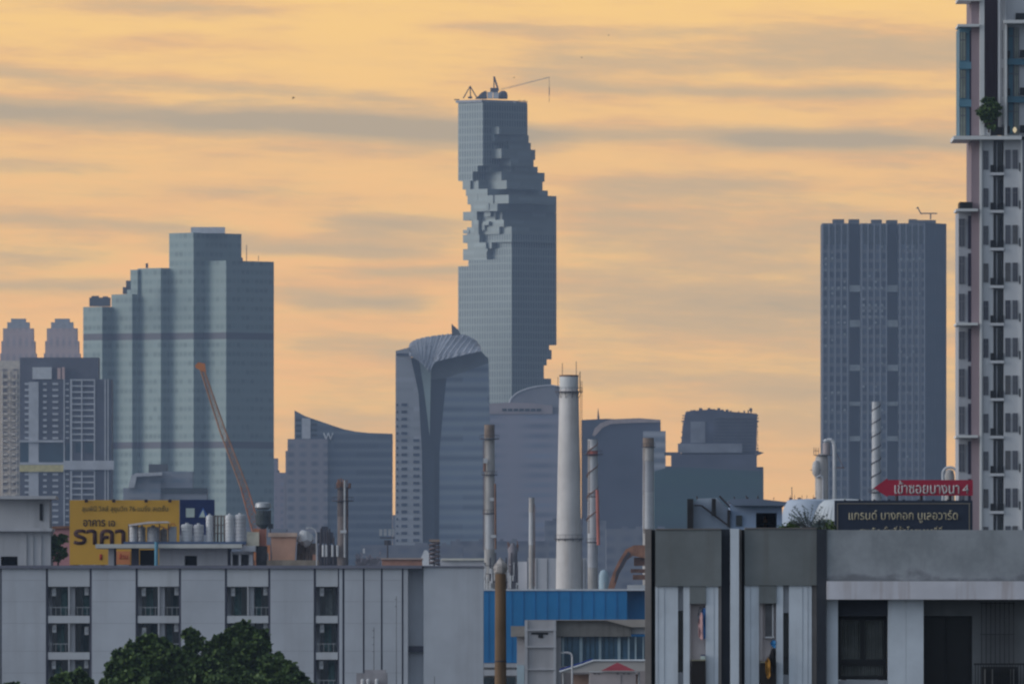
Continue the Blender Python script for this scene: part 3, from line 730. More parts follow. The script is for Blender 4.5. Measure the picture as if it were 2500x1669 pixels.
th = stack('dark_stack', 'soot-stained stack with a ragged dark platform head in front of the sloping-top hotel', 837, 30, 26, 1188, d, [(1260, mat('sooty', (.12, .10, .10), .9, .3, .3)), (0, mat('soot_brown', (.20, .165, .155), .9, .25, .2, streak=.5))], [(1190, 20), (1221, 27)], (846, 1170, 1300), group=None)
m = MB(); m.ptube((842, 1172), (842, 1360), 3.0, d - 1.4); m.done('riser_pipe', steel, th)
m = MB(); rj = random.Random(4)
for k in range(12): a = rj.uniform(820, 855); m.ptube((a, 1192), (a + rj.uniform(-3, 3), 1166 + rj.uniform(0, 16)), rj.uniform(1.5, 3.5), d + rj.uniform(-1, 1), 6)
split(m, 'burner_nozzle', rust, th)
m = MB(); m.pb(831, 1294, 846, 1301, d, .6, -2); m.done('floodlight', white, th)

# process column with a looping pipe
d = 2450; s = S(d)
th = thing('process_column', 'pale refinery vessel with a tall hooked pipe standing over the white dome', 'refinery column', base(2006, d))
m = MB(); cx = X(2006, d); m.lathe(cx, d, [(16 * s, 0), (16 * s, Z(1126, d)), (14 * s, Z(1114, d)), (8 * s, Z(1108, d)), (2 * s, Z(1106, d))], 24); m.done('vessel', stackG, th, smooth=True)
m = MB(); m.lathe(X(2018, d), d + 1, [(9 * s, Z(1110, d)), (9 * s, Z(1082, d)), (5 * s, Z(1076, d))], 16); m.done('upper_vessel', mat('vessel_mauve', (.34, .29, .29)), th, smooth=True)
m = MB(); m.path([(X(2012, d), d - 1.2, Z(1079, d)), (X(2018, d), d - 1.2, Z(1074, d)), (X(2030, d), d - 1.2, Z(1074, d)), (X(2036, d), d - 1.2, Z(1082, d)), (X(2037, d), d - 1.2, Z(1100, d)), (X(2036, d), d - 1.2, 0)], 4.6 * s, 10); m.done('hooked_pipe', white, th)
m = MB(); m.path([(X(1992, d), d - 1.6, Z(1166, d)), (X(2004, d), d - 1.6, Z(1160, d)), (X(2009, d), d - 1.6, Z(1168, d)), (X(2009, d), d - 1.6, 0)], 2.4 * s, 8); m.done('small_pipe', offwhite, th)
m = MB(); ring(m, 2010, 1110, d, 22, 2); ring(m, 1996, 1146, d, 18, 2.4); split(m, 'platform', dsteel, th)
m = MB()
for a in (1987, 1992, 1998): m.ptube((a, 1112), (a, 1092), .8, d - 1, 5)
m.ptube((1986, 1100), (2000, 1100), .7, d - 1, 5); m.ptube((2040, 1102), (2060, 1142), .8, d - 1, 5); m.pb(2038, 1140, 2062, 1142.5, d, .4, -1); split(m, 'railing', rust, th)
m = MB(); m.lathe(X(1992, d), d - 1, [(3 * s, Z(1165, d)), (9 * s, Z(1156, d)), (10 * s, Z(1142, d)), (8 * s, Z(1130, d)), (3 * s, Z(1124, d))], 14); m.done('valve_drum', stackG, th, smooth=True)
m = MB(); P = []
th = thing('pipe_loop', 'pale round pipe loop rising beside the end of the red arrow sign', 'pipe', base(2319, d))
for k in range(21):
    a = math.pi * k / 20; P.append((X(2319 - 17 * math.cos(a), d), d, Z(1156 - 16 * math.sin(a), d)))
P = [(P[0][0], d, 0)] + P + [(P[-1][0], d, 0)]
m.path(P, 3.4 * s, 10); m.done('pipe', white, th)
m = MB(); m.lathe(X(2319, d), d + 1.5, [(11 * s, 0), (12 * s, Z(1160, d)), (9 * s, Z(1148, d)), (2 * s, Z(1144, d))], 14); m.done('drum', stackG, th, smooth=True)

# white dome tank
d = 2300; s = S(d)
th = thing('dome_tank', 'large white domed storage tank left of the black billboard', 'storage tank', base(1975, d))
m = MB(); cx = X(1978, d); R_ = 71 * s
prof = [(R_, 0), (R_, Z(1300, d)), (R_ * .985, Z(1275, d)), (R_ * .93, Z(1248, d)), (R_ * .85, Z(1230, d)), (R_ * .78, Z(1221, d)), (R_ * .65, Z(1218, d)), (R_ * .02, Z(1216, d))]
m.lathe(cx, d + R_, prof, 48); m.done('shell', mat('tank_white', (.46, .52, .62), .6, .06, .1, streak=.15), th, smooth=True)
t2 = thing('dome_tank', 'second whiter dome partly hidden by the left end of the black billboard', 'storage tank', base(2062, 2200), group=None)
m2 = MB(); d2 = 2200; s2 = S(d2); R2 = 79 * s2
m2.lathe(X(2062, d2), d2 + R2, [(R2, 0), (R2, Z(1300, d2)), (R2 * .97, Z(1272, d2)), (R2 * .88, Z(1248, d2)), (R2 * .76, Z(1230, d2)), (R2 * .62, Z(1220, d2)), (R2 * .4, Z(1217, d2)), (.05, Z(1216, d2))], 48); m2.done('shell', mat('tank_white2', (.54, .57, .60), .6, .06, .2, streak=.3), t2, smooth=True)
m2 = MB()
for k in range(40):
    a0 = math.pi * 2 * k / 40
    m2.path([(X(2062, d2) + R2 * q * math.cos(a0) * 1.004, d2 + R2 + R2 * q * math.sin(a0) * 1.004, Z(y, d2)) for q, y in ((1, 1300), (.97, 1272), (.88, 1248), (.74, 1230), (.55, 1218))], .05, 4)
m2.done('rib', mat('rib_shade', (.42, .45, .47)), t2)
m = MB()
for a in (1905, 1925, 1940, 1958, 1970, 1986): m.ptube((a if a > 1925 else 1930, 1222), (a if a > 1925 else 1930, 1208), .6, d + 5, 5)
m.ptube((1934, 1219), (1933, 1188), 1, d + 5, 5)
split(m, 'handrail_post', dsteel, th)
m = MB()
for a in (1932, 1953, 1990): m.pb(a - 4, 1213, a + 4, 1219, d, 1, 4)
split(m, 'roof_vent', rust, th)

# white panelled process wall and pipe rack behind the blue shed
d = 2600; s = S(d)
th = thing('panelled_shed', 'long white panelled shed behind the chimney feet and above the blue shed', 'shed', base(1340, d))
m = MB(); m.gb(1262, 1370, 1287, d, 12, 1); m.gb(1287, 1362, 1432, d, 14, 0); m.gb(1075, 1363, 1196, d, 10, 2); split(m, 'wall', mat('pale_panel', (.60, .59, .62), .6, .06, .2, streak=.25), th)
m = MB()
for a in (1287, 1310, 1336, 1362, 1421, 1428): m.gb(a, 1363, a + 1.4, d, .1, -.12)
split(m, 'panel_joint', dkgrey, th)
m = MB(); m.pb(1078, 1362, 1196, 1367, d, 1, 1.4); m.done('eaves', mat('cream_eaves', (.70, .66, .58)), th)
d = 2250; s = S(d)
th = thing('pipe_rack', 'tangle of white pipes and lattice beside the top of the brown pole', 'pipework', base(1215, d))
rj = random.Random(9); m = MB()
for k in range(48):
    a = rj.uniform(1182, 1262); b = rj.uniform(1372, 1436); L = rj.uniform(10, 40)
    if rj.random() < .55: m.ptube((a, min(1440, b + L)), (a, b), rj.uniform(.8, 2.6), d + rj.uniform(0, 4), 6)
    else: m.ptube((a, b), (a + rj.uniform(-14, 14), b + rj.uniform(-8, 8)), rj.uniform(.8, 2.2), d + rj.uniform(0, 4), 6)
split(m, 'pipe', white, th)
m = MB()
for k in range(7): m.tube((X(1184 + k * 13, d), d + 4, 0), (X(1184 + k * 13, d), d + 4, Z(1372 - (k % 3) * 12, d)), .16, n=4)
for y in (1380, 1400, 1420): m.ptube((1184, y), (1264, y), 1.2, d + 4, 4)
split(m, 'steel_frame', dsteel, th)
m = MB(); m.lathe(X(1252, d), d + 6, [(13 * s, 0), (13 * s, Z(1392, d)), (11 * s, Z(1352, d)), (13 * s, Z(1340, d)), (4 * s, Z(1325, d))], 14); m.done('drum_tower', mat('mauve_steel', (.22, .20, .22), .8, .25, .3), th, smooth=True)
m = MB()
for k in range(9): a = 1241 + k * 3; m.ptube((a, 1345), (a + rj.uniform(-5, 5), 1318 + rj.uniform(0, 14)), 1.1, d + 6, 5)
split(m, 'burner_nozzle', rust, th)

# orange machine arm right of the chimneys
d = 2000; s = S(d)
th = thing('pipe_rack', 'rusty brown pipework and small drums between the orange boom foot and the peach tank', 'pipework', base(640, 2280)); dq = 2280
m = MB(); rk = random.Random(19)
for k in range(30): a = rk.uniform(600, 668); b = rk.uniform(1300, 1372); m.ptube((a, b), (a + rk.uniform(-9, 9), min(1380, b + rk.uniform(6, 30))), rk.uniform(.8, 2.2), dq + rk.uniform(-2, 3), 6)
split(m, 'pipe', rust, th)
m = MB()
for a in (606, 634, 662): m.tube((X(a, dq), dq + 4, 0), (X(a, dq), dq + 4, Z(1320, dq)), .2, n=5)
split(m, 'steel_frame', dsteel, th)
m = MB()
for a in (612, 650): m.lathe(X(a, dq), dq - 3, [(7 * S(dq), Z(1380, dq)), (7 * S(dq), Z(1352, dq)), (3 * S(dq), Z(1346, dq))], 12)
split(m, 'drum', stackG, th)
th = thing('loader_arm', 'bent orange and yellow loader arm reaching down behind the blue shed', 'loader', base(1545, d))
m = MB(); m.poly([(1575, 1330), (1548, 1330), (1528, 1340), (1512, 1365), (1497, 1396), (1484, 1436), (1500, 1436), (1512, 1400), (1532, 1365), (1545, 1356), (1575, 1362)], d, 1.2); m.done('boom', mat('worn_orange', (.36, .17, .10), .7, .3, .6, streak=.3), th)
m = MB(); m.poly([(1540, 1352), (1530, 1366), (1512, 1400), (1500, 1420), (1504, 1396), (1522, 1362), (1534, 1345)], d, .6, -.6); m.done('dark_underside', dsteel, th)  # dark strip along the boom's underside, darkening put in by colour
m = MB(); m.pb(1545, 1402, 1575, 1414, d, 3); m.pb(1540, 1388, 1575, 1397, d, 3, .5); m.pb(1548, 1360, 1575, 1380, d, 2, 1); split(m, 'machinery_deck', rust, th)
m = MB(); m.gb(1532, 1427, 1578, d, 4); m.done('base_house', white, th)
th = thing('small_tank', 'small pale blue tank beside the foot of the orange loader arm', 'tank', base(1474, 2050))
d = 2050; s = S(d); m = MB(); m.lathe(X(1474, d), d, [(12 * s, 0), (12 * s, Z(1405, d)), (8 * s, Z(1394, d)), (2 * s, Z(1390, d))], 18); m.done('shell', mat('pale_blue', (.36, .46, .52)), th, smooth=True)
m = MB(); m.ptube((1476, 1440), (1476, 1420), 1, d - 1); m.done('pipe', steel, th)

# orange crawler crane boom
d = 2300; s = S(d)
th = thing('crane_boom', 'long faded orange crane boom leaning in front of the teal glass tower', 'crane', base(620, d))
fo = mat('faded_orange', (.44, .235, .15), .75, .2, .4, streak=.3)
def lattice(nm, xa, ya, xb, yb, w0, w1, n, mm):
    m = MB(); A_ = [(xa + sx * w0, ya, oy) for sx in (-1, 1) for oy in (0, 1.1)]; B_ = [(xb + sx * w1, yb, oy) for sx in (-1, 1) for oy in (0, 1.1)]
    P = lambda c, q: Vector((X(A_[c][0] + (B_[c][0] - A_[c][0]) * q, d), d + A_[c][2], Z(ya + (yb - ya) * q, d)))
    for c in range(4): m.tube(P(c, 0), P(c, 1), .11, n=6)
    for k in range(n):
        q0, q1 = k / n, (k + 1) / n
        for c0, c1 in ((0, 2), (1, 3), (0, 1), (2, 3)):
            m.tube(P(c0, q0), P(c1, q1), .05, n=4); m.tube(P(c1, q0), P(c0, q1), .05, n=4); m.tube(P(c0, q0), P(c1, q0), .05, n=4)
    m.done(nm, mm, th)
lattice('outer_boom', 493, 900, 543, 1050, 4.5, 7, 11, fo); lattice('middle_boom', 543, 1050, 596, 1190, 7, 8.5, 9, fo); lattice('inner_boom', 596, 1190, 628, 1300, 8.5, 11, 6, mat('worn_red_orange', (.46, .19, .11), .75, .2, .4))
m = MB(); m.poly([(476, 892), (484, 884), (500, 887), (503, 908), (492, 905), (478, 898)], d, 1, -.1); m.done('boom_head', orange, th)
m = MB(); m.pb(618, 1290, 650, 1330, d, 3, 0); m.gb(600, 1330, 670, d, 5, 0); m.done('slewing_house', orange, th)

# floodlight towers and process clutter behind the left block
d = 2150; s = S(d)
th = thing('floodlight_tower', 'dark tower with a pale oval lamp head right of the orange boom', 'light tower', base(641, d))
m = MB(); m.lathe(X(642, d), d, [(6 * s, 0), (6 * s, Z(1290, d)), (17 * s, Z(1280, d)), (19 * s, Z(1258, d)), (16 * s, Z(1246, d))], 16); m.done('body', mat('green_black', (.05, .06, .06), .8, .3, .4), th)
m = MB(); m.lathe(X(642, d), d, [(12 * s, Z(1244, d)), (20 * s, Z(1238, d)), (18 * s, Z(1228, d)), (10 * s, Z(1225, d))], 16); m.done('lamp_head', steel, th, smooth=True)
m = MB(); m.ptube((660, 1300), (660, 1245), 1.6, d - 1); m.pb(655, 1278, 667, 1290, d, .4, -1.2); m.done('mast', black, th)
d = 2700; s = S(d)
th = thing('floodlight_tower', 'mast with a cluster of four pale lamps before the base of the folded-roof tower', 'light tower', base(945, d))
m = MB(); m.ptube((946, HOR), (946, 1318), 2, d); m.ptube((928, 1312), (964, 1312), 1.4, d); m.pb(938, 1318, 954, 1330, d, 1); m.done('mast', dsteel, th)
m = MB()
for a, w_ in ((926, 7), (937, 7), (948, 7), (957, 6)): m.pb(a, 1291, a + w_, 1307, d, .5, -.4)
split(m, 'lamp', steel, th)
d = 2300; s = S(d)
th = thing('process_unit', 'dark refinery unit with short upright white cylinders left of the soot-stained stack', 'refinery unit', base(800, d))
m = MB(); m.gb(776, 1330, 822, d, 8, 1); m.pb(772, 1298, 812, 1325, d, 7, 1); m.pb(784, 1284, 800, 1300, d, 4, 2); m.done('frame', mat('process_dark', (.06, .06, .08), .8, .4, .5), th)
m = MB(); rj = random.Random(21)
for k in range(16): a = rj.uniform(773, 826); m.ptube((a, 1378), (a, rj.uniform(1288, 1330)), rj.uniform(.7, 1.8), d + .2, 5)
split(m, 'pipe', dsteel, th)
m = MB()
for a in (789, 797, 812, 824): m.ptube((a, 1358), (a, 1330), 3, d - 1, 10)
split(m, 'cylinder', white, th)
th = thing('process_unit', 'low violet-grey tangle of pipes behind the roof right of the soot-stained stack', 'refinery unit', base(900, d))
m = MB(); m.gb(868, 1362, 928, d, 6, 1); m.done('frame', mat('mauve_steel', ()), th)
m = MB()
for k in range(26): a = rj.uniform(868, 930); b = rj.uniform(1345, 1376); m.ptube((a, b + 8), (a + rj.uniform(-9, 9), b), rj.uniform(.8, 2), d + rj.uniform(-.5, .6), 5)
split(m, 'pipe', mat('mauve_pipe', (.34, .30, .34)), th)
m = MB(); m.pb(886, 1338, 891, 1350, d, .6, -1.2); m.done('lamp', white, th)
th = thing('white_tent_tank', 'white pointed hood behind the roof edge beside a spiral stair', 'hood', base(1042, d))
m = MB(); m.hexa([(X(1020, d), d - 1, Z(1380, d)), (X(1068, d), d - 1, Z(1380, d)), (X(1068, d), d + 3, Z(1380, d)), (X(1020, d), d + 3, Z(1380, d))], [(X(1036, d), d + .5, Z(1342, d)), (X(1042, d), d + .5, Z(1342, d)), (X(1042, d), d + 1.5, Z(1342, d)), (X(1036, d), d + 1.5, Z(1342, d))]); m.done('hood_sheet', white, th)
m = MB(); m.gb(1022, 1380, 1066, d, 3, -.5); m.done('support', dkgrey, th)
th = thing('stair_tower', 'small rusty spiral stair tower beside the white pointed hood', 'stair tower', base(1060, d - 4))
m = MB(); dd = d - 4; P = []
for k in range(70):
    a = k * .5; P.append((X(1061, dd) + math.cos(a) * 12 * s, dd + math.sin(a) * 12 * s, Z(1378 - k * .85, dd)))
m.path(P, .15, 5); m.done('spiral_flight', mat('stair_mauve', (.16, .12, .12)), th)
m = MB(); m.ptube((1060, 1700), (1060, 1318), 2.2, dd); m.ptube((1049, 1378), (1049, 1330), 1.4, dd); m.ptube((1071, 1378), (1071, 1324), 1.4, dd); split(m, 'post', dsteel, th)
m = MB(); m.pb(1048, 1316, 1074, 1322, dd, .9, -.6); m.done('landing', stackB, th)
d = 1700; s = S(d)
th = thing('brick_parapet_roof', 'low salmon brick roof edge showing above the long grey facade', 'building', base(980, d))
m = MB(); m.gb(932, 1365, 1030, d, 8); m.done('wall', mat('salmon_brick', (.46, .24, .18), .85, .15, .6), th)
m = MB(); m.pb(930, 1361.5, 1032, 1365, d, 8.4, -.3); m.done('coping', mat('coping_rose', (.5, .38, .34)), th)

# ------------------------------------------------------------------ left apartment block (1250 m)
d = 1250; s = S(d)
faM = mat('pale_grey_render', (.53, .55, .60), .85, .10, .16, streak=.6, stain=(.40, .40, .43))
spM = mat('spandrel_render', (.57, .585, .62), .85, .07, .16, streak=.55, stain=(.41, .41, .43))
jtM = mat('joint_grey', (.085, .085, .115), .8, .1, .3)
ap = thing('apartment_block', 'long pale grey apartment block with dark vertical joints and recessed balconies', 'apartment block', base(590, d))
m = MB(); m.box(X(-120, d), X(996, d), d + 1.6, d + 16, 0, Z(1387, d)); m.box(X(1034, d), X(1180, d), d + .25, d + 16, 0, Z(1384, d)); m.box(X(996.1, d), X(1033.9, d), d + 1.5, d + 15, 0, Z(1387, d)); m.done('core_wall', faM, ap)
m = MB(); m.box(X(996, d), X(1034, d), d + .9, d + 1.45, Z(1590, d), Z(1576, d)); m.done('recess_beam', jtM, ap)
m = MB()
for xa, xb in ((-100, 0), (4, 112), (224, 331), (442, 549), (660, 766), (828, 836), (841, 886), (890, 930), (934, 981), (985, 996)):
    m.box(X(xa, d) + .004, X(xb, d) - .004, d, d + 1.59, 0, Z(1387, d))
split(m, 'wall_panel', faM, ap)
m = MB()
for xa, xb in ((0, 4), (112, 117), (219, 224), (331, 336), (437, 442), (549, 554), (655, 660), (766, 771), (825, 828), (836, 841), (886, 890), (930, 934), (981, 985)):
    m.box(X(xa, d), X(xb, d), d + .12, d + 1.58, 0, Z(1387, d))
split(m, 'dark_joint', jtM, ap)
m = MB(); gj = mat('groove_grey', (.33, .33, .37))
for y in (1415, 1467, 1520, 1588, 1641):
    for xa, xb in ((4, 112), (224, 331), (442, 549), (660, 766), (841, 886), (890, 930), (934, 981)):
        m.box(X(xa, d) + .05, X(xb, d) - .05, d - .004, d + .02, Z(y + .8, d), Z(y, d))
split(m, 'groove', gj, ap)
m = MB(); m.box(X(-120, d), X(1030, d), d - .25, d + 16.2, Z(1386.9, d), Z(1379.5, d)); m.box(X(1031, d), X(1182, d), d + .1, d + 16, Z(1383.8, d), Z(1380.5, d)); split(m, 'parapet_cap', mat('cap_grey', (.19, .19, .24), .8, .1, .3), ap)
bays_ = [(117, 219), (336, 437), (554, 655), (771, 825)]
floors = [(1387, 1431, 1502), (1502, 1520, 1591), (1591, 1609, 1680)]
m = MB()
for xa, xb in bays_:
    for yt, yo, yb in floors: m.box(X(xa, d) + .01, X(xb, d) - .01, d + .06, d + 1.57, Z(yo, d), Z(yt, d) - .002)
    m.box(X(xa, d) + .01, X(xb, d) - .01, d + .06, d + 1.57, 0, Z(1680, d))
split(m, 'spandrel', spM, ap)
m = MB()
for xa, xb in bays_[:3]:
    for yt, yo, yb in floors:
        m.box(X(xa + 49.5, d), X(xa + 53, d), d + .08, d + 1.55, Z(yb, d) + .01, Z(yo, d) - .01, 0); m.box(X(xa + 53.2, d), X(xa + 66, d), d + .5, d + 1.55, Z(yb, d) + .01, Z(yo, d) - .01, 0)
split(m, 'divider_wall', offwhite, ap)
curt = mat('teal_curtain', (.07, .13, .13), .8, .35, 3)
# one balcony door with frame, curtain, railing and air conditioner; the rest are copies
def balcony(xa, x1, yo, yb, acx, railon):
    fr_ = MB(); fr_.box(X(xa, d), X(x1, d), d + 1.40, d + 1.58, Z(yb, d) + .02, Z(yo, d) - .02); o = fr_.done('balcony_door', dkglass, ap)
    c_ = MB(); c_.box(X(xa + (x1 - xa) * .5, d), X(x1 - 1.5, d), d + 1.36, d + 1.385, Z(yb - 2, d), Z(yo + 4, d)); c_.done('curtain', curt, o)
    f2 = MB(); q = .05
    for u in (xa, (xa + x1) / 2, x1): f2.box(X(u, d) - q / 2, X(u, d) + q / 2, d + 1.30, d + 1.35, Z(yb, d) + .03, Z(yo, d) - .03)
    f2.done('frame', mat('frame_grey', (.12, .13, .14)), o)
    return o
def acunit(px_, yt):
    a = MB(); a.box(X(px_, d), X(px_ + 10, d), d + .55, d + .85, Z(yt + 20, d), Z(yt, d)); o = a.done('air_conditioner', white, ap)
    b = MB(); b.lathe(0, 0, [(.12, 0), (.12, .03), (.02, .04)], 12)
    b.v = [(X(px_ + 5, d) + v[0], d + .55 - v[2], Z(yt + 10, d) + v[1]) for v in b.v]; b.done('fan_grille', steel, o)
    return o
def railing(xa, xb, yr, yb, n):
    a = MB(); a.box(X(xa, d), X(xb, d), d + .10, d + .15, Z(yr + 1.4, d), Z(yr, d))
    for k in range(n): u = xa + (xb - xa) * (k + .5) / n; a.box(X(u, d), X(u + .9, d), d + .11, d + .14, Z(yb, d) + .02, Z(yr + 1.4, d) + .002)
    return a.done('railing', steel, ap)
x0b, yo0, yb0 = 117, 1431, 1502
protoL = balcony(x0b + 11, x0b + 48, yo0, yb0, 0, 1); protoR = balcony(x0b + 68, x0b + 101, yo0, yb0, 0, 1)
acL = acunit(x0b + 9, yo0 + 3); acR = acunit(x0b + 89, yo0 + 1)
rlL = railing(x0b + 1, x0b + 49, 1481, yb0, 4); rlR = railing(x0b + 54, x0b + 101, 1481, yb0, 4)
for bi, (xa, xb) in enumerate(bays_):
    for fi, (yt, yo, yb) in enumerate(floors):
        if bi == 0 and fi == 0: continue
        off = ((xa - 117) * s, 0, -(yo - 1431) * s)
        rv = random.Random(bi * 10 + fi)
        for (door, acu, rlg, ok_) in ((protoL, acL, rlL, True), (protoR, acR, rlR, bi < 3)):
            if not ok_: continue
            nd = dupe(door, off, ap)
            for ch in nd.children:
                if ch.name.startswith('curtain'):
                    ch.data = ch.data.copy(); ch.data.materials.clear(); ch.data.materials.append(rv.choice((curt, curt, mat('grey_curtain', (.16, .18, .18), .8, .3, 3), mat('dark_curtain', (.03, .05, .055), .8, .3, 3))))
                    ch.location.x += rv.uniform(-.55, .0)
            na = dupe(acu, (off[0] + rv.uniform(-.05, .05), 0, off[2] - rv.choice((0, 0, .1, .25))), ap)
            if rv.random() < .7: dupe(rlg, off, ap)

# roof structures
rz = Z(1381, d)
th = thing('stair_tower', 'pale concrete stair tower with projecting slabs at the left end of the long block roof', 'stair tower', (X(50, d), d + 6, rz))
m = MB(); m.box(X(-60, d), X(118, d), d + 3, d + 9, Z(1288, d), Z(1217, d)); m.box(X(-60, d), X(0, d), d + 2, d + 9, rz, Z(1296, d)); m.box(X(41, d), X(122, d), d + 2, d + 9, rz, Z(1296, d)); m.box(X(0, d), X(41, d), d + 2, d + 9, Z(1357, d), Z(1296, d)); m.done('wall', mat('tower_render', (.46, .46, .48), .85, .07, .3, streak=.35), th)
m = MB(); m.box(X(-60, d), X(134, d), d + 1.8, d + 9.4, Z(1217, d) + .003, Z(1209, d)); m.box(X(-60, d), X(126, d), d + 1.4, d + 9.4, Z(1296, d) + .003, Z(1288, d) - .003); split(m, 'slab', offwhite, th)
m = MB(); m.box(X(94, d), X(102, d), d + 2.9, d + 3.1, Z(1269, d), Z(1228, d)); m.done('slit_window', black, th)
m = MB(); m.box(X(0, d), X(41, d), d + 7, d + 7.2, rz, Z(1357, d)); m.done('doorway', black, th)
m = MB(); 
for a in (62, 78, 98): m.box(X(a, d), X(a + 1.3, d), d + 1.9, d + 2.02, rz, Z(1300, d))
m.box(X(98, d), X(99, d), d + 1.0, d + 1.1, Z(1300, d), Z(1279, d)); split(m, 'drain_pipe', steel, th)

th = thing('roof_pavilion', 'white rooftop pump house with a flat overhanging slab carrying the water tanks', 'pump house', (X(410, d), d + 5, rz))
m = MB(); 
m.box(X(386, d), X(449, d), d + 3, d + 8, rz, Z(1337, d)); m.box(X(479, d), X(554, d), d + 3, d + 8, rz, Z(1337, d)); m.box(X(449, d), X(479, d), d + 3, d + 8, Z(1355, d), Z(1337, d)); m.box(X(262, d), X(276, d), d + 3, d + 3.6, rz, Z(1337, d))
m.box(X(562, d), X(566, d), d + 2.6, d + 6, rz, Z(1345, d)); m.box(X(566, d), X(616, d), d + 2.9, d + 6, Z(1352, d), Z(1345, d)); m.box(X(581, d), X(587, d), d + 2.6, d + 6, rz, Z(1352, d)); m.box(X(606, d), X(616, d), d + 2.6, d + 6, rz, Z(1352, d)); m.box(X(566, d), X(606, d), d + 5, d + 6, rz, Z(1352, d))
split(m, 'wall', mat('pavilion_white', (.52, .52, .55), .8, .06, .3, streak=.4), th)
m = MB(); m.box(X(232, d), X(590, d), d + 1.2, d + 9, Z(1337, d) + .002, Z(1327, d)); m.done('roof_slab', mat('slab_cream', (.58, .57, .54), .8, .08, .3, streak=.3), th)
m = MB(); m.box(X(590.2, d), X(623, d), d + 2, d + 8, Z(1345, d) + .002, Z(1331, d)); m.done('annex_slab', offwhite, th)
m = MB(); m.box(X(276, d), X(281, d), d + 3.2, d + 4, rz, Z(1337, d)); m.box(X(318, d), X(337, d), d + 3.4, d + 4, rz, Z(1337, d)); m.box(X(554, d), X(561, d), d + 3.2, d + 7, rz, Z(1337, d)); split(m, 'dark_pier', jtM, th)
m = MB(); m.box(X(337, d), X(376, d), d + 6, d + 6.1, rz, Z(1340, d)); m.box(X(449, d), X(479, d), d + 6, d + 6.1, rz, Z(1355, d)); split(m, 'doorway', black, th)
m = MB(); m.tube((X(381, d), d + .9, rz), (X(381, d), d + .9, Z(1322, d)), 4.5 * s, n=10); m.done('blue_pipe', mat('blue_pipe', (.12, .30, .42)), th)
m = MB(); m.box(X(300, d), X(600, d), d + 2, d + 7, Z(1327, d) + .003, Z(1321, d)); m.done('tank_plinth', mat('navy_plinth', (.07, .11, .2)), th)
tz = Z(1321, d) + .003
tanks = [(314, 20, 1282, white, 'white water tank at the left end of the row above the pump house', 2.6), (334, 19, 1284, steel, 'grey ribbed tank second from the left in the row above the pump house', 3.6), (356, 31, 1284, offwhite, 'broad stained pale tank under the left end of the sloping sheet roof', 2.8),
         (388, 18, 1290, stackG, 'small dark-streaked tank under the right end of the sloping sheet roof', 3.8), (440, 29, 1278, white, 'squat white tank directly below the blue board', 2.6), (470, 26, 1279, offwhite, 'squat pale tank between the blue board and the tall narrow tank', 2.6),
         (501, 18, 1256, white, 'tall narrow white tank left of the dark steel frame', 2.8), (548, 22, 1255, white, 'tall two-tier white tank right of the dark steel frame', 2.6), (571, 28, 1254, offwhite, 'tall pale two-tier tank at the right end of the row', 2.6)]
for xa, w_, yt, m_, lab, off in tanks:
    th = thing('water_tank', lab, 'water tank', (X(xa + w_ / 2, d), d + off + w_ / 2 * s, tz), group='water tanks on the pump house roof')
    m = MB(); r = w_ / 2 * s; zt = Z(yt, d); cx = X(xa + w_ / 2, d); cy = d + off + r; H = zt - tz
    prof = [(r * .97, tz)]
    nr = max(3, int(H / .28))
    for k in range(nr): z0 = tz + H * .9 * k / nr; z1 = tz + H * .9 * (k + 1) / nr; prof += [(r * .94, z0 + .03), (r, z0 + .08), (r, z1 - .05), (r * .94, z1)]
    prof += [(r * .97, tz + H * .94), (r * .86, tz + H * .975), (r * .45, tz + H), (r * .1, tz + H)]
    m.lathe(cx, cy, prof, 22); m.done('shell', m_, th, smooth=True)
    m = MB(); m.lathe(cx, cy, [(r * .3, tz + H * .97), (r * .3, tz + H + .1), (r * .25, tz + H + .12)], 12); m.done('lid', steel, th)
th = thing('sheet_roof', 'slightly sloping pale sheet roof over the left group of tanks', 'sheet roof', (X(365, d), d + 3, tz))
m = MB(); m.poly([(312, 1279), (360, 1272), (407, 1271), (414, 1275), (360, 1277), (314, 1283)], d, 3.5, 1.6); m.done('sheet', mat('rusty_white_sheet', (.66, .58, .56), .6, .15, 1.2), th)
m = MB()
for a in (313, 335, 388, 410): m.tube((X(a, d), d + 1.9, tz), (X(a, d), d + 1.9, Z(1278, d)), .05, n=5)
split(m, 'post', dsteel, th)
th = thing('tool_cabinet', 'plain grey cabinet with an orange hose looped over its top among the tanks', 'cabinet', (X(420, d), d + 2, tz)); th.location.z = tz
m = MB(); m.box(X(410, d), X(429, d), d + 2.2, d + 3.4, tz, Z(1284, d)); m.done('body', mat('cabinet_grey', (.3, .32, .36)), th)
m = MB(); P = [(X(384 + k * 1.7, d), d + 2.1, Z(1287 - 3 * math.sin(k * .35) - (8 if k > 16 else 0) * math.sin((k - 16) / 10 * 3.14), d)) for k in range(26)]; m.path(P, .05, 5); m.done('hose', orange, th)
th = thing('steel_frame', 'dark steel frame between the tall tanks', 'frame', (X(534, d), d + 3, tz))
m = MB()
for a in (522, 529, 538, 546): m.tube((X(a, d), d + 3.2 + (a % 2) * .8, tz), (X(a, d), d + 3.2 + (a % 2) * .8, Z(1256, d)), .09, n=6)
split(m, 'post', mat('brown_post', (.2, .17, .16)), th)
m = MB()
for y in (1258, 1280, 1300): m.tube((X(521, d), d + 3.6, Z(y, d)), (X(547, d), d + 3.6, Z(y, d)), .05, n=5)
split(m, 'beam', mat('brown_post', ()), th)
th = thing('sign_box', 'small cream box at the right end of the pump house roof', 'box', (X(615, d), d + 3, Z(1331, d)))
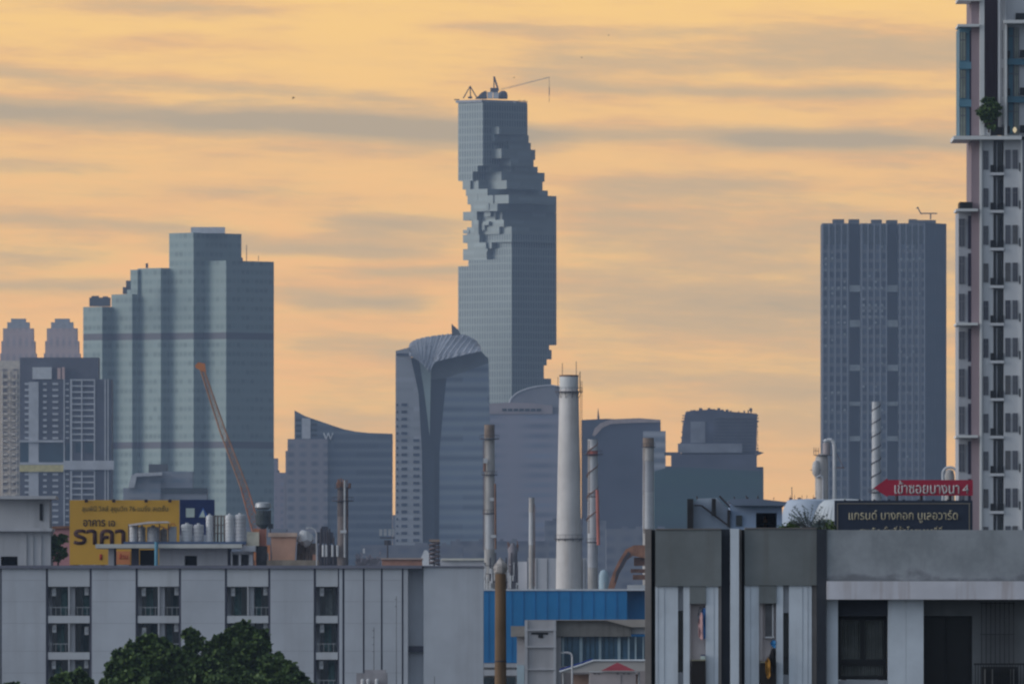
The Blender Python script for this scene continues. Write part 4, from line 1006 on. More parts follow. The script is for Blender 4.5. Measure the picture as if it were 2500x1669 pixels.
m = MB(); m.box(X(600.5, d), X(631, d), d + 3, d + 5, Z(1331, d), Z(1297, d)); m.done('body', mat('cream_box', (.66, .6, .48), .7, .12, 1.5), th)
m = MB(); m.box(X(631.2, d), X(647, d), d + 3.4, d + 5, Z(1331, d), Z(1290, d)); m.done('red_crate', mat('dull_red', (.40, .17, .13)), th)
m = MB(); m.box(X(623.5, d), X(650, d), d + 3, d + 6, rz, Z(1331, d) - .003); m.done('dark_base', mat('dark_store', (.05, .05, .055), .8, .4, 1), th)  # plain dark mottled block below the box and crate
th = thing('peach_tank', 'large peach-coloured box tank with a pale rim on the long block roof', 'tank', (X(690, d), d + 5, rz))
m = MB(); z0, z1 = Z(1366, d), Z(1309, d)
m.hexa([(X(663, d), d + 3, z0), (X(718, d), d + 3, z0), (X(718, d), d + 5, z0), (X(663, d), d + 5, z0)], [(X(660, d), d + 2.8, z1), (X(722, d), d + 2.8, z1), (X(722, d), d + 5.2, z1), (X(660, d), d + 5.2, z1)]); m.done('box', mat('peach', (.62, .36, .26), .8, .08, .5, streak=.2), th)
m = MB(); m.box(X(653, d), X(724, d), d + 2.6, d + 5.4, z1 + .003, Z(1299, d)); m.done('rim', mat('peach_rim', (.58, .42, .34), .8, .2, 1), th)
m = MB(); m.box(X(650, d), X(776, d), d + 2.5, d + 6, rz, Z(1366, d) - .003); m.done('low_wall', mat('moss_wall', (.3, .25, .2), .9, .25, .8, streak=.5), th)
th = thing('dish_cover', 'bulging white tarpaulin on dark legs right of the peach tank', 'covered dish', (X(745, d), d + 5, rz))
m = MB(); cx = X(743, d); m.v = []; m.lathe(cx, d + 4.6, [(.1, Z(1338, d)), (12 * s, Z(1328, d)), (22 * s, Z(1318, d)), (18 * s, Z(1308, d)), (13 * s, Z(1299, d)), (6 * s, Z(1295, d))], 14)
m.v = [(v[0] + .12 * mnoise.noise(Vector(v) * 3), v[1], v[2] + .25 * mnoise.noise(Vector(v) * 1.7 + Vector((3, 0, 0)))) for v in m.v]; m.done('cover', white, th)
m = MB()
for a in (728, 737, 748, 757, 765): m.tube((X(a, d), d + 4.4, Z(1367, d)), (X(a + 2, d), d + 4.6, Z(1325, d)), .22, n=6)
split(m, 'leg', mat('dirty_leg', (.16, .13, .12), .9, .4, 1), th)
m = MB(); m.box(X(762, d), X(771, d), d + 3.5, d + 5, rz, Z(1352, d)); m.done('brick_pier', mat('salmon_brick', ()), th)
th = thing('lamp_post', 'thin white curved-top lamp post on the roof right of the white tarpaulin', 'lamp post', (X(771, d), d + 2.8, rz))
m = MB(); m.path([(X(772, d), d + 2.3, rz), (X(772, d), d + 2.3, Z(1302, d)), (X(769, d), d + 2.3, Z(1293, d)), (X(762, d), d + 2.3, Z(1288, d)), (X(750, d), d + 2.3, Z(1287, d))], .045, 6); m.done('pole', white, th)
m = MB(); m.box(X(746, d), X(752, d), d + 2.2, d + 2.4, Z(1290, d), Z(1286, d)); m.done('lamp_head', white, th)

# leafy roof plant and small house left of the yellow billboard
d = 1420; s = S(d)
th = thing('pink_house', 'pink gabled house wall between the stair tower and the yellow billboard', 'house', base(148, d))
m = MB(); m.poly([(118, 1290), (172, 1288), (172, HOR + CAMH / s), (118, HOR + CAMH / s)], d, 9); m.done('wall', mat('pink_wall', (.52, .25, .26), .8, .1, .4), th)
m = MB(); m.poly([(117, 1291), (125, 1284), (172, 1283), (172, 1288.5)], d, 9.3, -.3); m.done('roof', rust, th)

# ------------------------------------------------------------------ yellow billboard and blue board
d = 1330; s = S(d)
th = thing('yellow_billboard', 'large yellow billboard with dark writing behind the water tanks', 'billboard', base(305, d))
m = MB(); m.pb(170, 1220, 438, 1378, d, .25); m.done('panel', mat('billboard_yellow', (.66, .36, .045), .6, .07, .25), th)
m = MB()
for a in (185, 250, 320, 400): m.tube((X(a, d), d + .8, 0), (X(a, d), d + .8, Z(1235, d)), .2, n=8)
split(m, 'post', dsteel, th)
m = MB()
for a in (211, 278, 357, 415): m.pb(a - 4, 1219, a + 4, 1226, d, .3, -.6); m.tube((X(a, d), d - .5, Z(1224, d)), (X(a, d), d + .1, Z(1218, d)), .05, n=5)
split(m, 'lamp', mat('lamp_brown', (.05, .03, .03)), th)
ink = mat('ink_brown', (.035, .022, .02), .6, .1, 1)
ol = mat('olive_ink', (.16, .12, .03), .6, .1, 1)
text('ลุมพินี วิลล์ สุขุมวิท 76-แบริ่ง สเตชั่น', 200, 410, 1251, 1233, d, -.04, ol, th)
text('อาคาร', 203, 257, 1284, 1268, d, -.04, ink, th, bold=.016); text('เอ', 265, 281, 1284, 1270, d, -.04, ink, th, bold=.016)
text('ราคา', 179, 306, 1329, 1291, d, -.04, mat('ink_maroon', (.06, .022, .02), .6, .1, 1), th, bold=.028)
m = MB(); m.pb(283, 1345, 318, 1377, d, .06, -.08); m.done('poster', orange, th)
text('ล้าน', 291, 312, 1364, 1350, d, -.14, mat('ink_red', (.35, .03, .015)), th)
text('1', 243, 250, 1366, 1352, d, -.04, mat('ink_red', ()), th)
th = thing('blue_board', 'dark blue board with a white square and a pale triangle beside the yellow billboard', 'billboard', base(480, d))
m = MB(); m.pb(439, 1219, 524, 1305, d, .25, .02); m.done('panel', mat('navy_board', (.012, .028, .11), .5, .1, .3), th)
m = MB(); m.pb(454, 1240, 475, 1262, d, .05, -.04); m.done('white_square', mat('logo_white', (.5, .58, .55)), th)
m = MB(); m.poly([(496, 1238), (509, 1262), (484, 1262)], d, .05, -.04); m.poly([(496, 1243), (501, 1262), (486, 1262)], d, .05, -.10, 1); m.done('triangle_logo', [mat('logo_blue', (.06, .14, .42)), mat('logo_white', ())], th)
m = MB()
for a in (450, 512): m.tube((X(a, d), d + .6, 0), (X(a, d), d + .6, Z(1230, d)), .2, n=8)
split(m, 'post', dsteel, th)

# ------------------------------------------------------------------ blue shed and the low buildings in the gap
d = 1420; s = S(d)
th = thing('blue_shed', 'bright blue metal-clad shed wall between the long grey block and the grey building', 'shed', base(1377, d))
m = MB(); m.box(X(1150, d), X(1530.8, d), d, d + 12, Z(1617, d), Z(1441, d)); m.box(X(1530.8, d), X(1600, d), d + 2.2, d + 12, Z(1617, d), Z(1441, d)); 
bs = mat('blue_cladding', (.020, .215, .50), .55, .14, .12, streak=.25, stain=(.02, .12, .32)); split(m, 'cladding', bs, th)
m = MB()
for k in range(13): m.box(X(1164 + k * 28.4, d), X(1165 + k * 28.4, d), d - .05, d - .004, Z(1616, d), Z(1442, d))
split(m, 'seam', mat('blue_seam', (.017, .17, .43), .5, .1, .3), th)
m = MB(); m.box(X(1150, d), X(1600, d), d + .3, d + 12, 0, Z(1617, d) - .003); m.done('lower_wall', mat('shed_base', (.36, .35, .34), .8, .15, .5), th)
m = MB(); m.box(X(1150, d), X(1600, d), d - .1, d + 12.1, Z(1441, d) + .002, Z(1437, d)); m.done('roof_edge', mat('edge_white', (.68, .70, .74)), th)
m = MB(); m.box(X(1150, d), X(1262, d), d - .25, d - .05, Z(1628, d), Z(1618, d)); m.box(X(1150, d), X(1262, d), d - .3, d - .05, Z(1648, d), Z(1634, d)); split(m, 'gutter', offwhite, th)
m = MB(); m.box(X(1160, d), X(1258, d), d - .2, d - .02, Z(1690, d), Z(1652, d)); m.done('window_strip', dkglass, th)

d = 850; s = S(d)
th = thing('workshop_building', 'weathered grey workshop with a ribbed fascia, concrete tower and blue glazed window band', 'workshop', base(1420, d))
rib = mat('ribbed_fascia', (.30, .28, .26), .8, .12, 1.2, streak=.35)
m = MB(); m.box(X(1356, d), X(1541, d), d, d + 8, Z(1553, d), Z(1514, d) )
for k in range(24): m.box(X(1358 + k * 7.6, d), X(1360.4 + k * 7.6, d), d - .06, d - .002, Z(1552.5, d), Z(1516, d))
m.box(X(1247, d), X(1282.6, d), d + .5, d + 6, Z(1553, d), Z(1527, d)); m.done('fascia', rib, th)
m = MB(); m.poly([(1282, 1512.5), (1600, 1511), (1600, 1530), (1541, 1530), (1480, 1514), (1282, 1514)], d, 9, -.35); m.done('roof', mat('roof_tan', (.40, .36, .33), .8, .1, .5), th)
m = MB(); m.box(X(1541.3, d), X(1600, d), d + .2, d + 8, Z(1546, d), Z(1530, d) - .003); m.done('beam', offwhite, th)
m = MB(); m.box(X(1283, d), X(1356, d), d - .5, d + 6, 0, Z(1514, d) - .01); m.box(X(1262, d), X(1282.8, d), d + 1.5, d + 6, 0, Z(1553, d) - .003); m.box(X(1356.2, d), X(1370, d), d + .1, d + 6, 0, Z(1553, d) - .003); m.done('concrete_tower', mat('tower_pale', (.44, .43, .45), .85, .08, .4, streak=.35), th)
m = MB()
for y, h in ((1536, 3), (1576, 4), (1632, 2.5)): m.box(X(1281, d), X(1358, d), d - .62, d - .502, Z(y + h, d), Z(y, d))
m.box(X(1281, d), X(1288, d), d - .60, d - .503, Z(1690, d), Z(1514, d)); m.box(X(1351, d), X(1357.5, d), d - .60, d - .503, Z(1690, d), Z(1514, d))
split(m, 'ledge', offwhite, th)
m = MB(); m.box(X(1297, d), X(1338, d), d - .53, d - .49, Z(1548, d), Z(1543, d)); m.box(X(1314, d), X(1326, d), d - .54, d - .49, Z(1556, d), Z(1548, d)); split(m, 'vent_hole', black, th)
m = MB(); m.box(X(1370, d), X(1600, d), d + .5, d + .55, Z(1625, d), Z(1553, d)); m.done('glazing', mat('blue_window_glass', (.05, .12, .19), .25, .45, .5, spec=.5), th)
m = MB()
for a, w_ in ((1372, 5), (1415, 7), (1462, 6), (1508, 7), (1533, 4), (1550, 4), (1569, 3), (1585, 3)): m.box(X(a, d), X(a + w_, d), d + .3, d + .48, Z(1626, d), Z(1553.5, d))
split(m, 'mullion', mat('pale_blue', ()), th)
m = MB()
for a in (1385, 1396, 1428, 1440, 1452, 1474, 1486, 1497, 1518): m.box(X(a, d), X(a + 1.5, d), d + .42, d + .49, Z(1626, d), Z(1553.5, d))
split(m, 'glazing_bar', mat('teal_bar', (.05, .1, .13)), th)
m = MB(); m.box(X(1370, d), X(1600, d), d + .4, d + 6, 0, Z(1626, d) - .003); m.done('lower_wall', mat('rosy_wall', (.40, .34, .33), .85, .12, .6, streak=.3), th)
m = MB(); m.box(X(1262, d), X(1280, d), d + 1.2, d + 1.48, Z(1700, d), Z(1622, d)); m.done('side_panel', mat('pale_blue', ()), th)

d = 780; s = S(d)
th = thing('canopy', 'cream canopy with a blue front edge sloping up under the blue windows', 'canopy', base(1480, d))
m = MB(); m.poly([(1370, 1636), (1420, 1622), (1452, 1612), (1600, 1612), (1600, 1636), (1440, 1640), (1372, 1641)], d, 3); m.done('sheet', mat('canopy_cream', (.52, .48, .46), .7, .08, .5), th)
m = MB(); m.path([(X(1366, d), d - .05, Z(1639, d)), (X(1420, d), d - .05, Z(1622, d)), (X(1450, d), d - .05, Z(1611.5, d)), (X(1600, d), d - .05, Z(1611, d))], .05, 6); m.done('edge', mat('edge_white', ()), th)
m = MB(); m.path([(X(1366, d), d - .02, Z(1634, d)), (X(1420, d), d - .02, Z(1617, d)), (X(1446, d), d - .02, Z(1608, d))], .035, 6); m.done('blue_trim', mat('deep_blue_trim', (.02, .05, .3)), th)
m = MB()
for a in (1375, 1440, 1560): m.tube((X(a, d), d + .4, 0), (X(a, d), d + .4, Z(1640, d)), .05, n=6)
split(m, 'post', steel, th)
m = MB(); m.box(X(1395, d), X(1560, d), d + 2, d + 2.1, 0, Z(1645, d)); m.done('back_panel', mat('salmon_panel', (.45, .30, .25)), th)
d = 740; s = S(d)
th = thing('kiosk', 'small kiosk with a dark red pyramid roof and pinkish wall at the bottom edge', 'kiosk', base(1508, d))
m = MB(); c = (X(1508, d), d + 1.2, Z(1616, d)); q = [(X(1468, d), d - .2, Z(1636, d)), (X(1551, d), d - .2, Z(1636, d)), (X(1551, d), d + 2.6, Z(1636, d)), (X(1468, d), d + 2.6, Z(1636, d))]
m.hexa(q, [(c[0] - .01, c[1] - .01, c[2]), (c[0] + .01, c[1] - .01, c[2]), (c[0] + .01, c[1] + .01, c[2]), (c[0] - .01, c[1] + .01, c[2])]); m.done('roof', mat('pyramid_red', (.28, .03, .045), .7, .1, 1), th)
m = MB(); m.box(X(1440, d), X(1552, d), d, d + 2.2, 0, Z(1640, d)); m.done('wall', mat('kiosk_wall', (.46, .40, .40), .8, .1, .8, streak=.25), th)
m = MB(); m.box(X(1438, d), X(1554, d), d - .06, d + 2.2, Z(1640, d) + .002, Z(1637.5, d)); m.done('eaves', white, th)
m = MB()
for a in (1449, 1459, 1505, 1520, 1532): m.box(X(a, d), X(a + 6, d), d - .03, d - .002, Z(1644.5, d), Z(1642.5, d))
m.box(X(1516, d), X(1517, d), d - .02, d - .003, Z(1690, d), Z(1647, d)); split(m, 'wall_mark', dsteel, th)
d = 700; s = S(d)
th = thing('street_lamp', 'pale bent-top pole before the blue glazed windows', 'lamp post', base(1396, d))
m = MB(); m.path([(X(1397, d), d, 0), (X(1397, d), d, Z(1602, d)), (X(1395, d), d, Z(1595, d)), (X(1388, d), d, Z(1592.5, d)), (X(1376, d), d, Z(1592, d))], 2.3 * s, 8); m.done('pole', offwhite, th)
m = MB(); m.box(X(1370, d), X(1378, d), d - .06, d + .06, Z(1594, d), Z(1590.5, d)); m.done('lamp_head', steel, th)

# brown concrete pole
d = 480; s = S(d)
th = thing('utility_pole', 'thick brown pole with a pale weathered cap in front of the blue shed', 'pole', base(1222, d))
m = MB(); cx = X(1222, d); m.lathe(cx, d, [(18 * s, 0), (14.3 * s, Z(1660, d)), (13.4 * s, Z(1401, d)), (13.2 * s, Z(1400, d))], 28); m.done('shaft', mat('pole_brown', (.175, .108, .062), .8, .12, 1.2, streak=.35, stain=(.075, .055, .04), bump=.3), th, smooth=True)
m = MB(); m.lathe(cx, d, [(13.6 * s, Z(1400, d) + .001), (15.5 * s, Z(1397, d)), (17.5 * s, Z(1386, d)), (15 * s, Z(1378, d)), (10 * s, Z(1371, d)), (5 * s, Z(1364, d)), (1.5 * s, Z(1361, d))], 9)
m.v = [(v[0] + .05 * mnoise.noise(Vector(v) * 9), v[1], v[2] + .06 * mnoise.noise(Vector(v) * 7)) for v in m.v]; m.done('cap', mat('cap_pale', (.36, .33, .32), .8, .35, 6), th)
m = MB(); m.lathe(cx, d, [(14.2 * s, Z(1615, d)), (15 * s, Z(1614, d)), (15 * s, Z(1612, d)), (14.1 * s, Z(1611, d))], 24); m.done('band', dsteel, th)

# thin masts and small roof with grey box in front of the long block
d = 900; s = S(d)
th = thing('roof_box', 'small mauve-grey rooftop box with white bins in front of the long block', 'roof box', base(905, d))
m = MB(); m.gb(870, 1642, 945, d, 3); m.pb(890, 1634, 941, 1642, d, 2.4, .2); m.done('box', mat('box_mauve', (.36, .34, .36), .8, .15, 1, streak=.3), th)
m = MB()
for a in (881, 894, 915): m.lathe(X(a + 5, d), d - .25, [(5 * s, Z(1692, d)), (5 * s, Z(1660, d)), (3 * s, Z(1656, d))], 12)
split(m, 'bin', white, th)
for x_, yt, lab in ((912.5, 1530, 'thin mast with small rungs rising from the rooftop box'), (967.5, 1454, 'taller plain thin mast near the recess of the long block'), (1060.5, 1650, 'short thin mast at the bottom before the plain end wall')):
    th = thing('antenna_mast', lab, 'antenna', (X(x_, d), d + .8, Z(1642, d) if x_ < 950 else 0))
    m = MB(); m.tube((X(x_, d), d + .8, Z(1642, d) if x_ < 950 else 0), (X(x_, d), d + .8, Z(yt, d)), .025, .018, 6); m.done('mast', mat('mast_grey', (.16, .16, .18)), th)
    if yt < 1600:
        m = MB()
        for k in range(4 if x_ < 950 else 2): y = yt + 8 + k * 17; m.tube((X(x_ - 3.5, d), d + .8, Z(y, d)), (X(x_ + 1.5, d), d + .8, Z(y, d)), .018, n=5)
        split(m, 'rung', mat('mast_grey', ()), th)

# ------------------------------------------------------------------ trees in front of the long block
leafM = bpy.data.materials.new('leaves'); leafM.use_nodes = True; t = NT(leafM.node_tree)
P_ = t.n('ShaderNodeBsdfPrincipled'); gi = t.n('ShaderNodeTexCoord').outputs['Object']; geoN = t.n('ShaderNodeNewGeometry')
n_ = t.noise(gi, 1.1, 3, .6)
c_ = t.mix(t.ss(n_, .32, .68), (.024, .052, .014), (.066, .115, .028)); c_ = t.mix(t.m('MULTIPLY', geoN.outputs['Random Per Island'], .55), c_, (.12, .18, .045))
t.put(P_.inputs['Base Color'], c_); P_.inputs['Roughness'].default_value = .6; P_.inputs['Specular IOR Level'].default_value = .25
t.put(t.n('ShaderNodeOutputMaterial').inputs[0], P_.outputs[0])
barkM = mat('bark', (.08, .06, .045), .9, .3, 3, bump=.4)
def tree(lab, xc, d, blobs, name='broadleaf_tree', leaf=.31, n_leaf=760, seed=1, trunk_to=None, zbase=0.0, cat='tree', trunk_r=.28, twig=.3):
    """blobs: (px x, px y, px radius); leaves fill the outer shell of every blob"""
    r_ = random.Random(seed); s = S(d); th = thing(name, lab, cat, (X(xc, d), d + 1.5, zbase))
    m = MB()
    blobs = list(blobs) + [(bx + math.cos(q) * br * .95, by - abs(math.sin(q)) * br * .95, br * r_.uniform(.10, .22)) for bx, by, br in blobs if br > 12 for q in [r_.uniform(0, 3.14) for _ in range(6)]]
    for bx, by, br in blobs:
        depth = r_.uniform(-1, 1) * br * s * .5
        cx, cy, cz = X(bx, d), d + 1.5 + depth, Z(by, d); R = br * s
        k_n = int(n_leaf * 3.0 * (br / 60.0) ** 2) + 60
        # sub-clumps give light and dark tufts
        cl = []
        for k in range(max(5, int(k_n / 26))):
            v = Vector((r_.gauss(0, 1), r_.gauss(0, 1), r_.gauss(0, 1))).normalized()
            cl.append(Vector((cx, cy, cz)) + v * R * r_.uniform(.35, 1.0))
        for k in range(k_n):
            c0 = r_.choice(cl); p = c0 + Vector((r_.gauss(0, 1), r_.gauss(0, 1), r_.gauss(0, .8))) * (R * .10 + .04)
            L = leaf * r_.uniform(.55, 1.25); a = Vector((r_.gauss(0, 1), r_.gauss(0, 1), r_.gauss(0, .6) - .25)).normalized(); b = a.cross(Vector((r_.gauss(0, 1), r_.gauss(0, 1), r_.gauss(0, 1)))).normalized() * L * .42
            a = a * L
            m.face([p, p + a * .5 + b, p + a, p + a * .5 - b])
    m.done('crown', leafM, th)
    m = MB(); top = Z(blobs[0][1], d) if trunk_to is None else Z(trunk_to, d); x0 = X(xc, d)
    m.tube((x0, d + 1.5, zbase), (x0 + .1, d + 1.5, zbase + (top - zbase) * .6), trunk_r, trunk_r * .7, 10); o = m.done('trunk', barkM, th)
    m = MB()
    for bx, by, br in [b_ for b_ in blobs if b_[2] > 8]: m.tube((x0 + .1, d + 1.5, zbase + (top - zbase) * (.6 if zbase == 0 else .3)), (X(bx, d), d + 1.5, Z(by - br * .4, d)), trunk_r * .35, trunk_r * .08, 6)
    m.done('limbs', barkM, th)
d = 980
tree('tallest leafy green tree in front of the long grey block, with a pointed top', 560, d, [(560, 1660, 62), (520, 1615, 46), (600, 1600, 52), (578, 1565, 34), (592, 1536, 17), (545, 1575, 24), (625, 1568, 30), (655, 1640, 48), (470, 1580, 16), (463, 1549, 13), (486, 1563, 9), (500, 1650, 50), (455, 1620, 30), (610, 1660, 60), (470, 1675, 50), (560, 1700, 80), (640, 1560, 14), (617, 1545, 12)], seed=5)
tree('rounded dark green tree left of the tallest tree', 350, d - 60, [(345, 1650, 58), (310, 1610, 32), (360, 1590, 34), (372, 1568, 16), (325, 1580, 12), (395, 1600, 34), (288, 1640, 30), (400, 1645, 46), (425, 1620, 26), (280, 1668, 28), (282, 1601, 8), (345, 1700, 80), (318, 1576, 9), (410, 1590, 15)], seed=8)
tree('smaller dark tree at the lower right of the tallest tree', 715, d - 30, [(705, 1656, 28), (688, 1632, 18), (706, 1618, 8), (683, 1614, 7), (725, 1660, 18), (700, 1700, 52), (668, 1652, 28), (745, 1672, 12), (718, 1634, 9), (650, 1680, 40)], seed=12)
tree('dark treetop peeping up below the leftmost balconies', 165, d - 40, [(165, 1672, 28), (142, 1666, 16), (185, 1655, 18), (203, 1668, 14), (152, 1650, 8), (170, 1648, 9), (170, 1700, 44)], seed=14)
tree('tip of a low tree at the far bottom left corner', 30, d - 20, [(25, 1684, 16), (60, 1690, 12), (30, 1706, 34), (28, 1668, 5)], seed=15)
tree('dark leafy potted tree between the stair tower and the yellow billboard', 140, 1252, [(135, 1330, 20), (148, 1320, 14), (126, 1345, 18), (140, 1355, 18), (152, 1345, 12)], seed=17, name='potted_tree', zbase=Z(1381, 1250), leaf=.25, n_leaf=500, trunk_r=.08)

# ------------------------------------------------------------------ white and grey apartment tower on the right (1245 m)
d = 1245; s = S(d)
cdM = mat('tower_white', (.62, .625, .65), .8, .05, .1, streak=.12, stain=(.38, .38, .41))
pinkW = mat('mauve_wall', (.27, .21, .235), .85, .06, .1)
purpW = mat('purple_brown_wall', (.125, .085, .10), .85, .08, .15)
tealW = mat('teal_paint', (.10, .22, .30), .6, .08, .2)
wgl = mat('window_glass', (.085, .09, .12), .12, .35, .4, spec=.6)
th = thing('residential_tower', 'tall white, mauve and teal apartment tower cut off by the right edge', 'apartment tower', base(2430, d))
m = MB(); zt = Z(-60, d)
m.box(X(2397.2, d), X(2425, d), d + 0, d + 14, 0, Z(342, d)); m.box(X(2450.5, d), X(2492, d), d, d + 14, 0, Z(342, d)); m.box(X(2425.1, d), X(2450.4, d), d + 1.5, d + 14, 0, Z(342, d))
m.done('wall', cdM, th)
m = MB(); m.box(X(2437, d), X(2456, d), d, d + 12, Z(310, d), zt); m.box(X(2456.1, d), X(2600, d), d + .8, d + 12, Z(333, d), zt); m.done('upper_wall', cdM, th)
m = MB(); m.box(X(2492.1, d), X(2496, d), d - .3, d + 14, 0, Z(342, d)); m.box(X(2392, d), X(2397, d), d - .3, d + 14, 0, Z(342, d)); m.box(X(2391.8, d), X(2403, d), d - .3, d + 2, Z(331, d), zt); m.box(X(2452, d), X(2458, d), d - .4, d + 1, Z(331, d), Z(58, d)); split(m, 'white_pier', mat('clean_white', ()), th)
m = MB(); m.box(X(2496.1, d), X(2640, d), d + .5, d + 14, 0, Z(342, d)); m.done('side_wing', greyw, th)
m = MB(); m.box(X(2372, d), X(2391.7, d), d + .6, d + 14, 0, zt); m.done('mauve_wall', pinkW, th)
m = MB(); m.box(X(2403.1, d), X(2436.9, d), d + 2.2, d + 12, Z(331, d), zt); m.done('recess_wall', purpW, th)
m = MB()
for k in range(4): m.box(X(2441 + k * 4, d), X(2442.4 + k * 4, d), d - .25, d - .003, Z(305, d), zt)
split(m, 'vertical_fin', white, th)
m = MB(); m.box(X(2327, d), X(2493, d), d - 1.2, d + 8, Z(342, d) + .003, Z(333, d)); m.box(X(2338, d), X(2391, d), d - .6, d + 6, Z(66, d), Z(60, d)); m.box(X(2338, d), X(2396, d), d - .8, d + 6, Z(3, d), Z(-4, d)); m.box(X(2450, d), X(2600, d), d - .8, d + 3, Z(58, d), Z(50, d))
for y in (510, 788, 1062): m.box(X(2334, d), X(2387, d), d - .7, d + 6, Z(y + 6, d), Z(y, d))
split(m, 'projecting_slab', mat('clean_white', ()), th)
# side bay, upper part in teal, lower part in white
m = MB(); m.box(X(2343, d), X(2371.8, d), d + .8, d + 10, Z(333, d) + .01, Z(66, d) - .01); m.done('teal_bay', tealW, th)
m = MB(); m.box(X(2341, d), X(2371.8, d), d + .8, d + 10, 0, Z(516, d) - .01); m.done('white_bay', mat('bay_grey', (.40, .41, .45), .8, .06, .1), th)
m = MB(); m.box(X(2343, d), X(2374, d), d, d + 5, Z(510, d) + .01, Z(493, d)); m.box(X(2418, d), X(2450, d), d - .15, d + .1, Z(331, d), Z(311, d)); m.box(X(2480, d), X(2600, d), d + .3, d + .7, Z(48, d), Z(32, d)); split(m, 'dark_parapet', black, th)
m = MB(); m.box(X(2397, d), X(2418, d), d - .2, d + 1.2, Z(331, d), Z(311, d)); m.done('planter', white, th)
def window(x0, x1, y0, y1, dy=0.0, nm='window', bars=1, gm_=None, deep=.05):
    a = MB(); a.box(X(x0, d), X(x1, d), d + dy - .03, d + dy + .02, Z(y1, d), Z(y0, d)); o = a.done(nm, gm_ or wgl, th)
    b = MB(); fw = .035
    for k in range(bars + 2): u = X(x0, d) + (X(x1, d) - X(x0, d)) * k / (bars + 1); b.box(u - fw, u + fw, d + dy - .08, d + dy - .032, Z(y1, d), Z(y0, d))
    zz = Z(y0 + (y1 - y0) * .28, d); b.box(X(x0, d) + .04, X(x1, d) - .04, d + dy - .075, d + dy - .033, zz - fw, zz + fw); b.done('frame', mat('frame_grey2', (.15, .15, .17)), o)
    return o
pal = mat('pale_reflecting_glass', (.30, .34, .26), .2, .3, .5, spec=.6)
fy = 368.0
wA = window(2402, 2412, fy, fy + 46); wB = window(2455, 2466, fy - 2, fy + 44); wC = window(2473, 2484, fy - 2, fy + 44)
a = MB(); a.box(X(2436.5, d), X(2449.5, d), d + 1.36, d + 1.47, Z(fy + 51, d), Z(fy - 28, d)); wD = a.done('balcony_door', dkglass, th)
a = MB(); a.box(X(2428, d), X(2431.5, d), d + 1.36, d + 1.47, Z(fy + 51, d), Z(fy - 28, d)); wE = a.done('side_glazing', wgl, th)
a = MB(); a.box(X(2432, d), X(2435.5, d), d + .3, d + 1.47, Z(fy + 51, d), Z(fy - 28, d)); wH = a.done('balcony_divider', greyw, th)
a = MB(); a.box(X(2418, d), X(2430, d), d - .14, d - .02, Z(fy + 53, d), Z(fy + 35, d)); wF = a.done('balcony_rail', black, th)
a = MB(); a.box(X(2437.5, d), X(2450, d), d - .14, d - .02, Z(fy + 53, d), Z(fy + 35, d)); wG = a.done('balcony_rail', black, th)
a = MB(); a.box(X(2488.5, d), X(2491.5, d), d - .10, d - .01, Z(fy + 50, d), Z(fy + 30, d)); wI = a.done('side_rail', black, th)
a = MB(); a.box(X(2417, d), X(2451, d), d - .22, d + 1.46, Z(fy + 60, d), Z(fy + 53.2, d)); wJ = a.done('balcony_slab', cdM, th)
rv = random.Random(77)
for k in range(1, 14):
    for o in (wA, wB, wC, wD, wE, wF, wG, wH, wI, wJ):
        if o is wG and rv.random() < .15: continue
        c = dupe(o, (0, 0, -91.7 * k * s), th)
        if o in (wA, wB, wC) and rv.random() < .55:
            c.data = c.data.copy(); c.data.materials.clear(); c.data.materials.append(rv.choice((mat('dim_window', (.035, .04, .07), .15, .3, .4), mat('beige_blind', (.17, .16, .15), .5, .2, 2), mat('grey_blind', (.12, .125, .15), .4, .2, 2))))
        if o is wD and rv.random() < .5:
            q = MB(); xx = 2438 + rv.uniform(0, 5); q.box(X(xx, d), X(xx + rv.uniform(3, 6), d), d + 1.2, d + 1.3, Z(fy + 45 + 91.7 * k, d), Z(fy - 20 + 91.7 * k, d)); q.done('door_curtain', mat('door_blind', (.14, .15, .18), .7, .2, 2), th)
bw = window(2342.2, 2355.5, 533, 600, .75, 'bay_window', 1, wgl); a = MB(); a.box(X(2364, d), X(2371.5, d), d + .72, d + .79, Z(606, d), Z(526, d)); bs_ = a.done('dark_slot', mat('slot_dark', (.03, .025, .05)), th)
for k in range(1, 11): dupe(bw, (0, 0, -91.7 * k * s), th); dupe(bs_, (0, 0, -91.7 * k * s), th)
